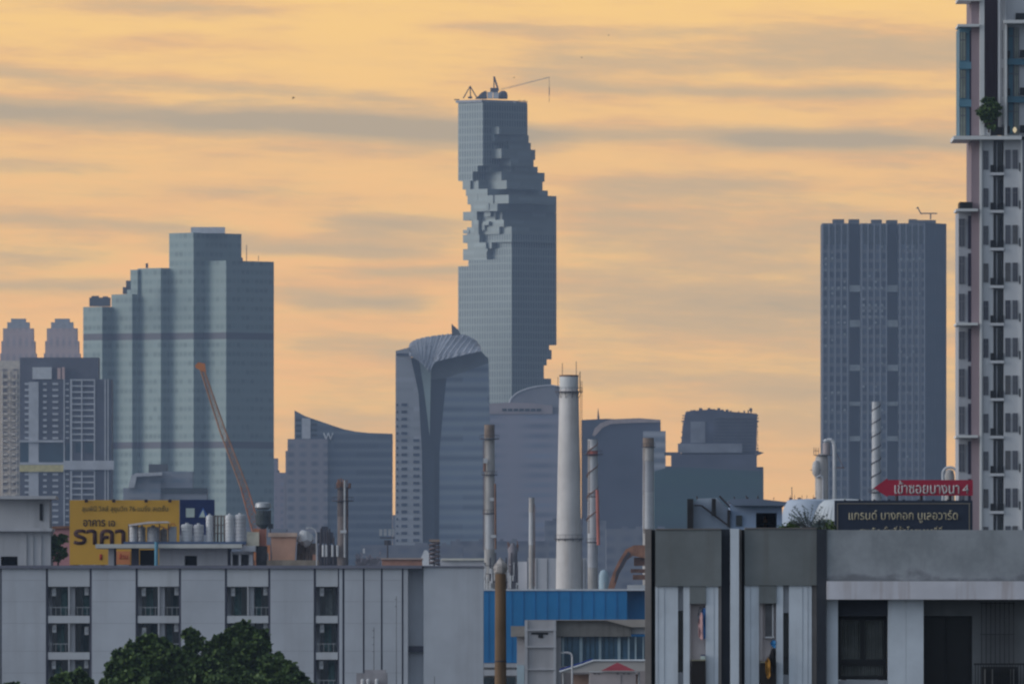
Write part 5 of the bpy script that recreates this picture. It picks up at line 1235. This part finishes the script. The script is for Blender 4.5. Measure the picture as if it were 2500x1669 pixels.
for k in range(3):
    window(2344.5, 2358, 78 + 92 * k, 147 + 92 * k, .76, 'bay_window', 1, pal); a = MB(); a.box(X(2368, d), X(2371.5, d), d + .72, d + .79, Z(150 + 92 * k, d), Z(74 + 92 * k, d)); a.done('dark_slot', mat('slot_dark', ()), th)
    a = MB(); a.box(X(2342, d), X(2371.7, d), d + .6, d + .79, Z(168 + 92 * k, d), Z(151 + 92 * k, d)); 
    if k < 2: a.done('teal_band', tealW, th)
    window(2446, 2449.5, 74 + 92 * k, 145 + 92 * k, -.01, 'slit_window', 0, wgl)
    a = MB(); a.box(X(2458.2, d), X(2600, d), d + .35, d + .79, Z(158 + 92 * k, d), Z(143 + 92 * k, d))
    if k < 2: a.done('teal_band', tealW, th)
    window(2462, 2475, 66 + 92 * k, 143 + 92 * k, .77, 'window', 0, tealW); window(2477, 2487, 68 + 92 * k, 143 + 92 * k, .74, 'window', 1, pal)
    a = MB(); a.box(X(2460, d), X(2466, d), d + .1, d + .3, Z(141 + 92 * k, d), Z(124 + 92 * k, d)); a.done('balcony_rail', black, th)
    a = MB(); a.box(X(2490, d), X(2600, d), d + .1, d + .3, Z(141 + 92 * k, d), Z(122 + 92 * k, d)); a.done('balcony_rail', black, th)
    if k == 2: a = MB(); a.lathe(X(2478, d), d + .55, [(.02, Z(324, d)), (.14, Z(320, d)), (.16, Z(315, d)), (.05, Z(310, d))], 10); a.done('balcony_lamp', mat('warm_globe', (.7, .6, .4), emit=((1, .8, .5), .5)), th)
tree('bushy green tree growing in the planter high on the white apartment tower', 2415, d - 2.6, [(2416, 262, 22), (2403, 272, 14), (2429, 270, 14), (2416, 250, 13), (2414, 288, 14), (2420, 303, 12), (2395, 273, 7), (2437, 274, 8)], name='balcony_tree', leaf=.22, n_leaf=1100, seed=31, zbase=Z(325, d), trunk_r=.07)

# ------------------------------------------------------------------ blue house and black column behind the grey building
d = 560; s = S(d)
th = thing('blue_house', 'pale blue rooftop house with a sloping stair wall and a wide dark opening', 'house', base(1800, d))
bw_ = mat('pale_blue_wall', (.34, .44, .62), .8, .07, .6, streak=.2)
m = MB(); m.gb(1783, 1230, 1846, d, 4, .3); m.gb(1897, 1230, 1910, d, 4, .3); m.pb(1846, 1230, 1897, 1251, d, 4, .3); m.gb(1846, 1290, 1897, d, 4, .3); m.done('wall', bw_, th)
m = MB(); m.box(X(1846, d), X(1897, d), d + 2.5, d + 2.6, Z(1290, d), Z(1251, d)); m.done('opening', mat('dim_room', (.05, .055, .07), .8, .3, 1), th)
m = MB(); m.lathe(X(1870, d), d + 2, [(.05, Z(1283, d)), (.09, Z(1272, d)), (.02, Z(1258, d))], 8); m.done('orange_glint', mat('glint_orange', (.45, .22, .08)), th)  # orange body stands in for the glint inside the opening
m = MB(); m.box(X(1850, d), X(1892, d), d + 1.6, d + 1.7, Z(1278, d), Z(1274, d)); m.done('shelf', black, th)
m = MB(); m.poly([(1778, 1222), (1790, 1218), (1850, 1217), (1921, 1225), (1916, 1234), (1790, 1234)], d, 5, -.4); m.done('roof', mat('slate_roof', (.17, .21, .29), .7, .12, .6), th)
m = MB(); m.pb(1797, 1257, 1812, 1283, d, .05, .25); m.done('window', dkglass, th)
m = MB(); m.poly([(1693, 1228), (1705, 1216), (1750, 1214), (1782, 1244), (1783, 1296), (1693, 1296)], d, .4, .6); m.done('stair_wall', mat('pale_blue_wall2', (.38, .44, .54), .8, .08, .6, streak=.2), th)
m = MB(); m.ptube((1695, 1233), (1712, 1233), 1.8, d + .4); m.ptube((1712, 1233), (1783, 1286), 2.2, d + .4); m.ptube((1756, 1210), (1790, 1246), 2.4, d + .4); split(m, 'handrail', dsteel, th)
m = MB(); m.gb(1678, 1217, 1693, d, .5, .1); m.pb(1738, 1216, 1748, 1258, d, .3, .2); m.pb(1776, 1244, 1782.5, 1286, d, .3, .15); split(m, 'dark_column', mat('column_dark', (.035, .035, .04), .8, .3, 1), th)
m = MB(); rj = random.Random(5)
for k in range(7): q = rj.uniform(1700, 1900); m.ptube((q, 1219), (q + rj.uniform(-3, 3), 1209 + rj.uniform(0, 5)), rj.uniform(.8, 2), d + 1, 5)
split(m, 'roof_clutter', dsteel, th)

# ------------------------------------------------------------------ arrow sign and black billboard
d = 820; s = S(d)
th = thing('arrow_sign', 'red arrow-shaped sign with white writing pointing left above the black billboard', 'sign', base(2255, d))
m = MB(); m.poly([(2133, 1190.5), (2166, 1167), (2168, 1171), (2375, 1171), (2375, 1209), (2168, 1209), (2166, 1212)], d, .18); m.done('panel', mat('sign_red', (.42, .018, .05), .5, .06, .5), th)
text('เข้าซอยบางนา', 2184, 2342, 1205, 1173, d, -.03, mat('sign_white', (.62, .6, .6)), th, bold=.008)
text('4', 2350, 2365, 1204, 1182, d, -.03, mat('sign_white', ()), th, bold=-.004)
m = MB()
for a in (2190, 2250, 2320): m.tube((X(a, d), d + .7, 0), (X(a, d), d + .7, Z(1180, d)), .08, n=8)
split(m, 'post', dsteel, th)
th = thing('black_billboard', 'black billboard with a thin frame line and pale Thai writing', 'billboard', base(2205, d))
m = MB(); m.pb(2037, 1221, 2374, 1400, d, .3, -.3); m.done('panel', mat('board_black', (.018, .026, .050), .5, .12, .4), th)
lm = mat('frame_line', (.21, .185, .15), .5, .1, 1)
m = MB(); m.pb(2043, 1227.5, 2369, 1229.8, d, .03, -.34); m.pb(2043, 1230, 2045.4, 1396, d, .03, -.34); m.pb(2365, 1230, 2367.4, 1396, d, .03, -.34); split(m, 'frame_line', lm, th)
cr_ = mat('letter_cream', (.50, .44, .30), .5, .1, 1)
text('แกรนด์ บางกอก บูเลอวาร์ด', 2072, 2338, 1276, 1245, d, -.35, cr_, th)
text('สุขุมวิท พื้นที่ตั้งโครงการที่นี่', 2098, 2300, 1314, 1284, d, -.35, cr_, th)
m = MB()
for a in (2060, 2150, 2260, 2350): m.tube((X(a, d), d + .3, 0), (X(a, d), d + .3, Z(1240, d)), .14, n=8)
split(m, 'post', dsteel, th)
m = MB()
for k in range(9): q = 2060 + k * 36; m.box(X(q, d), X(q + 5, d), d - .25, d - .05, Z(1220.8, d), Z(1218.5, d))
split(m, 'lamp', black, th)

# ------------------------------------------------------------------ grey and white building, right foreground (350 m)
d = 350; s = S(d)
gb_ = thing('grey_building', 'grey and white building with a concrete parapet filling the lower right', 'building', base(2040, d))
gp = mat('grey_green_render', (.20, .215, .22), .9, .12, .9, streak=.4, stain=(.14, .125, .11), bump=.2)
gd = mat('column_charcoal', (.038, .043, .055), .85, .12, 1, bump=.1)
gw = mat('board_white', (.66, .71, .78), .75, .08, 1.2, streak=.4, stain=(.42, .43, .46), bump=.12)
gc = bpy.data.materials.new('stained_parapet'); gc.use_nodes = True; t = NT(gc.node_tree)
P_ = t.n('ShaderNodeBsdfPrincipled'); oc = t.n('ShaderNodeTexCoord').outputs['Object']; sp_ = t.n('ShaderNodeSeparateXYZ'); t.put(sp_.inputs[0], oc)
na = t.noise(oc, 1.1, 6, .62); nb = t.noise(t.v('MULTIPLY', oc, (1, 1, .12)), 5.0, 4, .6); nc = t.noise(oc, 3.5, 6, .65); nd_ = t.noise(t.v('MULTIPLY', oc, (.55, 1, 1)), 1.6, 6, .65)
c_ = t.mix(t.ss(na, .3, .7), (.25, .27, .29), (.37, .39, .42)); c_ = t.mix(t.ss(nb, .5, .78, 0, .4), c_, (.22, .23, .24)); c_ = t.mix(t.ss(nc, .55, .75, 0, .3), c_, (.22, .235, .25))
edge = t.m('ADD', t.m('SUBTRACT', sp_.outputs[2], Z(1417.6, d)), t.m('MULTIPLY', t.m('SUBTRACT', nd_, .5), .9)); c_ = t.mix(t.ss(edge, .02, .20, .75, 0), c_, (.13, .135, .15))
t.put(P_.inputs['Base Color'], c_); P_.inputs['Roughness'].default_value = .9
b_ = t.n('ShaderNodeBump'); b_.inputs['Strength'].default_value = .35; t.put(b_.inputs['Height'], nc); t.put(P_.inputs['Normal'], b_.outputs[0])
t.put(t.n('ShaderNodeOutputMaterial').inputs[0], P_.outputs[0])
gbm = mat('stained_beam', (.68, .67, .73), .75, .08, 1.2, streak=.75, stain=(.46, .40, .40))
warm = mat('warm_grey_edge', (.24, .215, .205), .85, .12, 1.2, streak=.3)
pk = mat('pinkish_inner_wall', (.58, .52, .52), .85, .06, 1)
def gbox(nm, mm, *bx):
    m = MB()
    for (xa, ya, xb, yb, o0, o1) in bx: m.box(X(xa, d), X(xb, d), d + o0, d + o1, Z(yb, d) if yb else 0, Z(ya, d))
    return split(m, nm, mm, gb_)
gbox('edge_post', warm, (1575, 1291, 1590, 0, .05, .5), (1804.3, 1291, 1811, 0, .18, .5), (1982, 1429, 1993.7, 0, .1, .6), (1754, 1431, 1761, 0, .1, .6))
gbox('shadow_strip', black, (1590.3, 1292.5, 1599.7, 0, .32, .8), (1811.3, 1292, 1818, 0, .34, .8))  # black strips stand in for the shadow beside post and pillar
gbox('parapet_panel', gp, (1600, 1292, 1761, 1430, 0, 6), (1818.2, 1290, 1993.8, 1428, 0, 6))
gbox('dark_column', gd, (1761.2, 1290.5, 1782.7, 0, .25, 6), (1994, 1291, 2017.6, 0, -.06, 6))
gbox('white_pillar', gw, (1783, 1290, 1804, 0, -.12, 2))
gbox('wall_board', gw, (1600, 1430.2, 1655.3, 0, .06, 5), (1668.3, 1430.2, 1683.8, 0, .06, 5), (1723.2, 1430.2, 1753.8, 0, .06, 5), (1818.2, 1428.2, 1853, 0, .06, 5), (1895.3, 1428.2, 1912, 0, .06, 5), (1926.3, 1428.2, 1981.8, 0, .06, 5))
gbox('board_joint', mat('joint_mid', (.25, .27, .31)), (1606, 1432, 1606.6, 1669, .052, .058), (1621.5, 1432, 1622.1, 1669, .052, .058), (1743, 1432, 1743.6, 1669, .052, .058), (1832, 1430, 1832.6, 1669, .052, .058), (1959, 1430, 1959.6, 1669, .052, .058), (1972, 1430, 1972.6, 1669, .052, .058))
gbox('grey_infill', greyw, (1655.5, 1430.2, 1668, 1489.8, .16, 1), (1912.3, 1428.2, 1926, 1494.8, .16, 1), (1655.5, 1640.2, 1668, 0, .16, 1), (1912.3, 1646.2, 1926, 0, .16, 1))
gbox('slot_window', dkglass, (1655.6, 1490, 1667.9, 1640, .5, .56), (1912.4, 1495, 1925.9, 1646, .5, .56))
gbox('slot_transom', black, (1655.7, 1601, 1667.8, 1604, .44, .5), (1912.5, 1606, 1925.8, 1609, .44, .5))
gbox('balcony_beam', gp, (1684, 1430.3, 1723, 1473, .02, 1.6), (1853.3, 1428.3, 1895, 1472, .02, 1.6))
gbox('inner_wall', pk, (1684, 1473.2, 1723, 0, .27, 5), (1853.3, 1472.2, 1895, 0, .27, 5))
gbox('side_return', pk, (1684.2, 1473.4, 1687, 1612, .1, .26), (1853.5, 1472.4, 1862, 1612, .15, .26))
gbox('balcony_front', mat('dark_balcony', (.028, .024, .024), .8, .2, 2), (1688, 1612, 1722.8, 0, -.05, .1), (1856, 1617, 1894.8, 0, -.05, .1))
gbox('balcony_coping', mat('yellowish_coping', (.30, .28, .20)), (1687.5, 1609, 1722.9, 1611.8, -.08, .15), (1855.5, 1614, 1894.9, 1616.8, -.08, .15))
gbox('balcony_window', mat('grey_glass', (.13, .13, .14), .4, .2, 2), (1869, 1473, 1888, 1556, .22, .265))  # pane in an even mid-grey
gbox('window_frame', white, (1885.5, 1473, 1888.5, 1553, .16, .215), (1868, 1553.2, 1890, 1556.5, .14, .26))
gbox('parapet', gc, (2018, 1293, 2700, 1417.6, -.02, 5))
gbox('cornice_beam', gbm, (2018, 1418, 2700, 1462.5, -.28, 5))
gbox('parapet_cap', warm, (1600.2, 1289.5, 1760.8, 1291.9, -.03, .6), (1818.4, 1287.6, 1993.6, 1289.9, -.03, .6))
gbox('lower_pier', gw, (2018, 1462.7, 2046, 0, .1, 4), (2168.2, 1462.7, 2212, 0, .1, 4), (2212.5, 1462.7, 2255, 0, .1, 4))
gbox('window_header', mat('header_dark', (.05, .055, .07), .8, .15, 1.5), (2046.2, 1462.7, 2168, 1503, .35, 4))
gbox('window_sill', greyw, (2046.2, 1659.5, 2168, 0, .35, 4))
gbox('recess_wall', mat('recess_grey', (.22, .225, .235), .85, .12, 1, streak=.2), (2255.2, 1462.7, 2700, 1502, 1.0, 4), (2376.5, 1502.2, 2700, 0, 1.0, 4))
# large curtained window
w_ = MB(); w_.box(X(2047, d), X(2167, d), d + .9, d + .95, Z(1658, d), Z(1503.5, d)); wo = w_.done('large_window', dkglass, gb_)
f_ = MB()
for xa, ya, xb, yb in ((2047, 1503.5, 2167, 1512), (2047, 1512.2, 2054, 1649.8), (2160, 1512.2, 2167, 1649.8), (2103, 1512.2, 2113, 1609.8), (2054.3, 1610, 2159.7, 1622), (2047, 1650, 2167, 1658)): f_.box(X(xa, d), X(xb, d), d + .74, d + .82, Z(yb, d), Z(ya, d))
split(f_, 'frame_bar', black, wo)
curM = mat('dim_curtain', (.17, .18, .175), .9, .2, 2)
for xa, xb, ya, yb in ((2056, 2102, 1514, 1608), (2115, 2158, 1514, 1608), (2056, 2158, 1624, 1648)):
    c = MB(); n = int((xb - xa) / 1.1); P = [(X(xa + (xb - xa) * k / n, d), d + .86 + .014 * math.sin(k * 1.35) + .006 * math.sin(k * .5)) for k in range(n + 1)]
    for p, q in zip(P, P[1:]): c.face([(p[0], p[1], Z(yb, d)), (q[0], q[1], Z(yb, d)), (q[0], q[1], Z(ya, d)), (p[0], p[1], Z(ya, d))])
    c.done('curtain', curM, wo)
w_ = MB(); w_.box(X(2256, d), X(2376, d), d + 1.12, d + 1.2, 0 + 10, Z(1502.3, d)); wo = w_.done('sliding_door', mat('door_dark', (.012, .013, .016), .35, .2, 1), gb_)
f_ = MB(); f_.box(X(2312, d), X(2317, d), d + 1.04, d + 1.11, 10, Z(1506, d)); f_.box(X(2256, d), X(2259, d), d + 1.03, d + 1.11, 10, Z(1506, d)); f_.box(X(2372, d), X(2376, d), d + 1.03, d + 1.11, 10, Z(1506, d)); f_.box(X(2256, d), X(2376, d), d + 1.02, d + 1.1, Z(1505.8, d), Z(1502.5, d)); split(f_, 'frame_bar', black, wo)
gl = MB()
for k in range(8): gl.box(X(2398 + k * 11.2, d), X(2400.2 + k * 11.2, d), d + .80, d + .82, Z(1618, d), Z(1468, d))
for y in (1470, 1546): gl.box(X(2396, d), X(2480, d), d + .77, d + .795, Z(y + 2.2, d), Z(y, d))
split(gl, 'grille_bar', mat('grille_brown', (.06, .055, .06)), gb_)
rl_ = MB(); rl_.box(X(2378, d), X(2700, d), d + .1, d + .16, Z(1622, d), Z(1618, d))
for k in range(20): rl_.box(X(2381 + k * 6.5, d), X(2382.8 + k * 6.5, d), d + .115, d + .145, 12, Z(1622.2, d))
rl_.done('balcony_railing', black, gb_)
ac = thing('air_conditioner', 'dark outdoor air conditioner behind the balcony railing at the bottom right', 'air conditioner', (X(2440, d), d + .5, Z(1700, d)))
a = MB(); a.box(X(2398, d), X(2486, d), d + .3, d + .6, Z(1700, d), Z(1626, d)); a.done('case', mat('ac_dark', (.035, .036, .04)), ac)
a = MB()
for xx in (2404, 2422, 2466, 2474): a.box(X(xx, d), X(xx + 3, d), d + .27, d + .298, Z(1690, d), Z(1632, d))
split(a, 'grille_slat', mat('slat_grey', (.3, .3, .3)), ac)
a = MB(); a.lathe(0, 0, [(15 * s, 0), (15 * s, .02), (3 * s, .03)], 18); a.v = [(X(2445, d) + v[0], d + .298 - v[2], Z(1660, d) + v[1]) for v in a.v]; a.done('fan', black, ac)

def cloth(name, lab, cat, mts, pts, off, grp=None):
    """hanging cloth: outline px columns (x, y top, y bottom), gentle folds"""
    th = thing(name, lab, cat, (X(pts[0][0], d), d + off, Z(pts[0][1], d)), grp)
    m = MB(); n = len(pts); rows = 8; V = []
    for i, (x, yt, yb) in enumerate(pts):
        V.append([(X(x, d), d + off + .03 * math.sin(i * 1.4) + .015 * math.sin(j * .9 + i), Z(yt + (yb - yt) * j / rows, d)) for j in range(rows + 1)])
    for i in range(n - 1):
        for j in range(rows): m.face([V[i][j], V[i + 1][j], V[i + 1][j + 1], V[i][j + 1]])
    o = m.done('fabric', mts, th); sl = o.modifiers.new('thick', 'SOLIDIFY'); sl.thickness = .008
    h = MB(); xm = (pts[0][0] + pts[-1][0]) / 2; yt = min(p[1] for p in pts); h.path([(X(pts[0][0], d), d + off, Z(pts[0][1], d)), (X(xm, d), d + off, Z(yt - 4, d)), (X(pts[-1][0], d), d + off, Z(pts[-1][1], d))], .006, 5); h.done('hanger', dsteel, th)
cloth('hanging_shirt', 'blue shirt drying in the left balcony recess', 'shirt', mat('cloth_blue', (.06, .17, .42), .9, .2, 8), [(1713, 1492, 1500), (1715, 1486, 1532), (1718, 1483, 1558), (1720, 1483, 1560), (1722.6, 1484, 1556)], .12, 'laundry in the balcony recesses')
cloth('hanging_towel', 'pale pink towel drying beside the blue shirt', 'towel', mat('cloth_pink', (.58, .36, .36), .9, .15, 8), [(1705, 1520, 1552), (1708, 1506, 1556), (1711, 1495, 1558), (1714, 1494, 1562), (1716, 1500, 1560)], .04, 'laundry in the balcony recesses')
cloth('hanging_towel', 'grey-white cloth hanging behind the pink towel', 'towel', mat('cloth_grey', (.4, .42, .48), .9, .15, 8), [(1704, 1502, 1516), (1707, 1494, 1526), (1711, 1487, 1528), (1714, 1484, 1526)], .19, 'laundry in the balcony recesses')
cloth('hanging_cloth', 'bright blue cloth hanging in the right balcony recess', 'cloth', mat('cloth_bright_blue', (.05, .24, .52), .9, .15, 8), [(1881, 1568, 1572), (1885, 1563, 1577), (1889, 1561, 1582), (1894, 1564, 1580)], .08, 'laundry in the balcony recesses')
cloth('hanging_shirt', 'black shirt hanging over the right balcony front', 'shirt', mat('cloth_black', (.014, .014, .017), .9, .2, 8), [(1876, 1610, 1626), (1879, 1596, 1632), (1883, 1583, 1636), (1888, 1581, 1640), (1894, 1586, 1642)], -.1, 'laundry in the balcony recesses')
cloth('hanging_cloth', 'dull yellow and orange cloth draped on the right balcony front', 'cloth', mat('cloth_ochre', (.30, .15, .03), .9, .5, 9), [(1869, 1612, 1640), (1872, 1606, 1652), (1876, 1604, 1656), (1880, 1614, 1650)], -.16, 'laundry in the balcony recesses')
th = thing('folded_cloth', 'small white cloth with a dark stripe lying on the left balcony coping', 'cloth', (X(1716, d), d, Z(1609, d)))
m = MB(); m.box(X(1711, d), X(1722, d), d - .07, d + .12, Z(1609, d) + .001, Z(1600, d)); m.done('fabric', mat('logo_white', ()), th, bev=.01)
m = MB(); m.box(X(1711, d), X(1722, d), d - .06, d + .11, Z(1600, d) + .001, Z(1597, d)); m.done('stripe', mat('cloth_navy', (.03, .03, .12)), th)

# bare shrub and low bushes standing behind the grey building's parapet
d = 372; s = S(d)
zr = Z(1330, d)
th = thing('bare_shrub', 'fan-shaped feathery shrub with bare fronds in front of the white dome', 'shrub', (X(1974, d), d, zr))
rj = random.Random(6); m = MB(); lf = MB()
for k in range(38):
    a = math.radians(rj.uniform(-62, 66)); L = rj.uniform(38, 78) * s * (1 - .25 * abs(a)); p = Vector((X(1973, d), d, Z(1296, d))); v = Vector((math.sin(a), rj.uniform(-.3, .3), math.cos(a)))
    for j in range(8):
        q = p + v * L / 8; m.tube(p, q, .012 * (1 - j / 10), n=4)
        if j > 1:
            for _ in range(5): e = q + Vector((rj.uniform(-1, 1), rj.uniform(-1, 1), rj.uniform(-.3, 1))) * .075; lf.face([q, q + Vector((.014, 0, .022)), e, q + Vector((-.014, 0, .014))])
        p = q; v = (v + Vector((math.sin(a) * .08, 0, -.03))).normalized()
m.done('stems', mat('shrub_stem', (.10, .10, .10), .9, .3, 5), th); lf.done('foliage', mat('shrub_leaf', (.15, .19, .19), .8, .3, 5), th)
m = MB(); m.tube((X(1973, d), d, zr), (X(1973, d), d, Z(1292, d)), .03, n=8); m.done('trunk', barkM, th)
for i, (xc, bl_, lab) in enumerate(((1930, [(1915, 1290, 9), (1930, 1284, 12), (1948, 1288, 10), (1940, 1296, 12)], 'low pale bush left of the feathery shrub'), (2010, [(1992, 1290, 9), (2010, 1285, 11), (2027, 1280, 12), (2034, 1290, 8), (2005, 1296, 12)], 'low pale bush between the feathery shrub and the black billboard'))):
    tree(lab, xc, d, bl_, name='bush', leaf=.06, n_leaf=1400, seed=40 + i, zbase=zr, cat='bush', trunk_r=.03)

# ------------------------------------------------------------------ birds
def bird(lab, px_, py_, d, span, tilt):
    th = thing('bird', lab, 'bird', (X(px_, d), d, Z(py_, d)), 'birds high in the sky'); c = Vector((X(px_, d), d, Z(py_, d)))
    m = MB(); u = span / 2; ct, st = math.cos(tilt), math.sin(tilt)
    R = lambda x, y, z: (c.x + x * ct - z * st, c.y + y, c.z + x * st + z * ct)
    prof = [(-.30, .01), (-.22, .05), (-.05, .085), (.12, .07), (.2, .05), (.27, .045), (.33, .01)]; n = 8; i0 = len(m.v)
    for x, r in prof:
        for k in range(n): a = 2 * math.pi * k / n; m.v.append(R(x * span, r * span * math.cos(a), r * span * math.sin(a)))
    for j in range(len(prof) - 1):
        for k in range(n): k2 = (k + 1) % n; m.f.append((i0 + j * n + k, i0 + j * n + k2, i0 + (j + 1) * n + k2, i0 + (j + 1) * n + k)); m.m.append(0)
    for sg in (-1, 1):
        m.face([R(-.10 * span, 0, .03 * span), R(.12 * span, 0, .03 * span), R(.16 * span, sg * u * .5, .2 * span), R(-.05 * span, sg * u * .5, .16 * span)])
        m.face([R(.16 * span, sg * u * .5, .2 * span), R(-.05 * span, sg * u * .5, .16 * span), R(-.12 * span, sg * u, .26 * span)])
    m.face([R(-.28 * span, .01, 0), R(-.46 * span, .09 * span, 0), R(-.46 * span, -.09 * span, 0)])
    m.done('body', mat('bird_dark', (.03, .03, .035)), th)
bird('dark bird gliding in the upper left sky', 716, 240, 1500, .52, .35)
bird('tiny bird in the sky right of the pixelated skyscraper', 1420, 141, 2600, .5, -.2)
bird('tiny bird highest in the sky', 1486, 87, 2600, .45, 1.0)
bird('tiny bird just above the arm of the tower crane', 1255, 190, 2600, .45, .1)

#@@END
# ------------------------------------------------------------------ haze
hz = MB(); hz.box(-9000, 9000, -600, 9600, -3, 335)
hm = bpy.data.materials.new('haze_air'); hm.use_nodes = True; t = NT(hm.node_tree)
pv = t.n('ShaderNodeVolumePrincipled'); pv.inputs['Color'].default_value = (.54, .69, .97, 1); pv.inputs['Density'].default_value = 4.3e-5
t.put(t.n('ShaderNodeOutputMaterial').inputs['Volume'], pv.outputs[0])
tag(hz.done('haze', hm), kind='stuff')
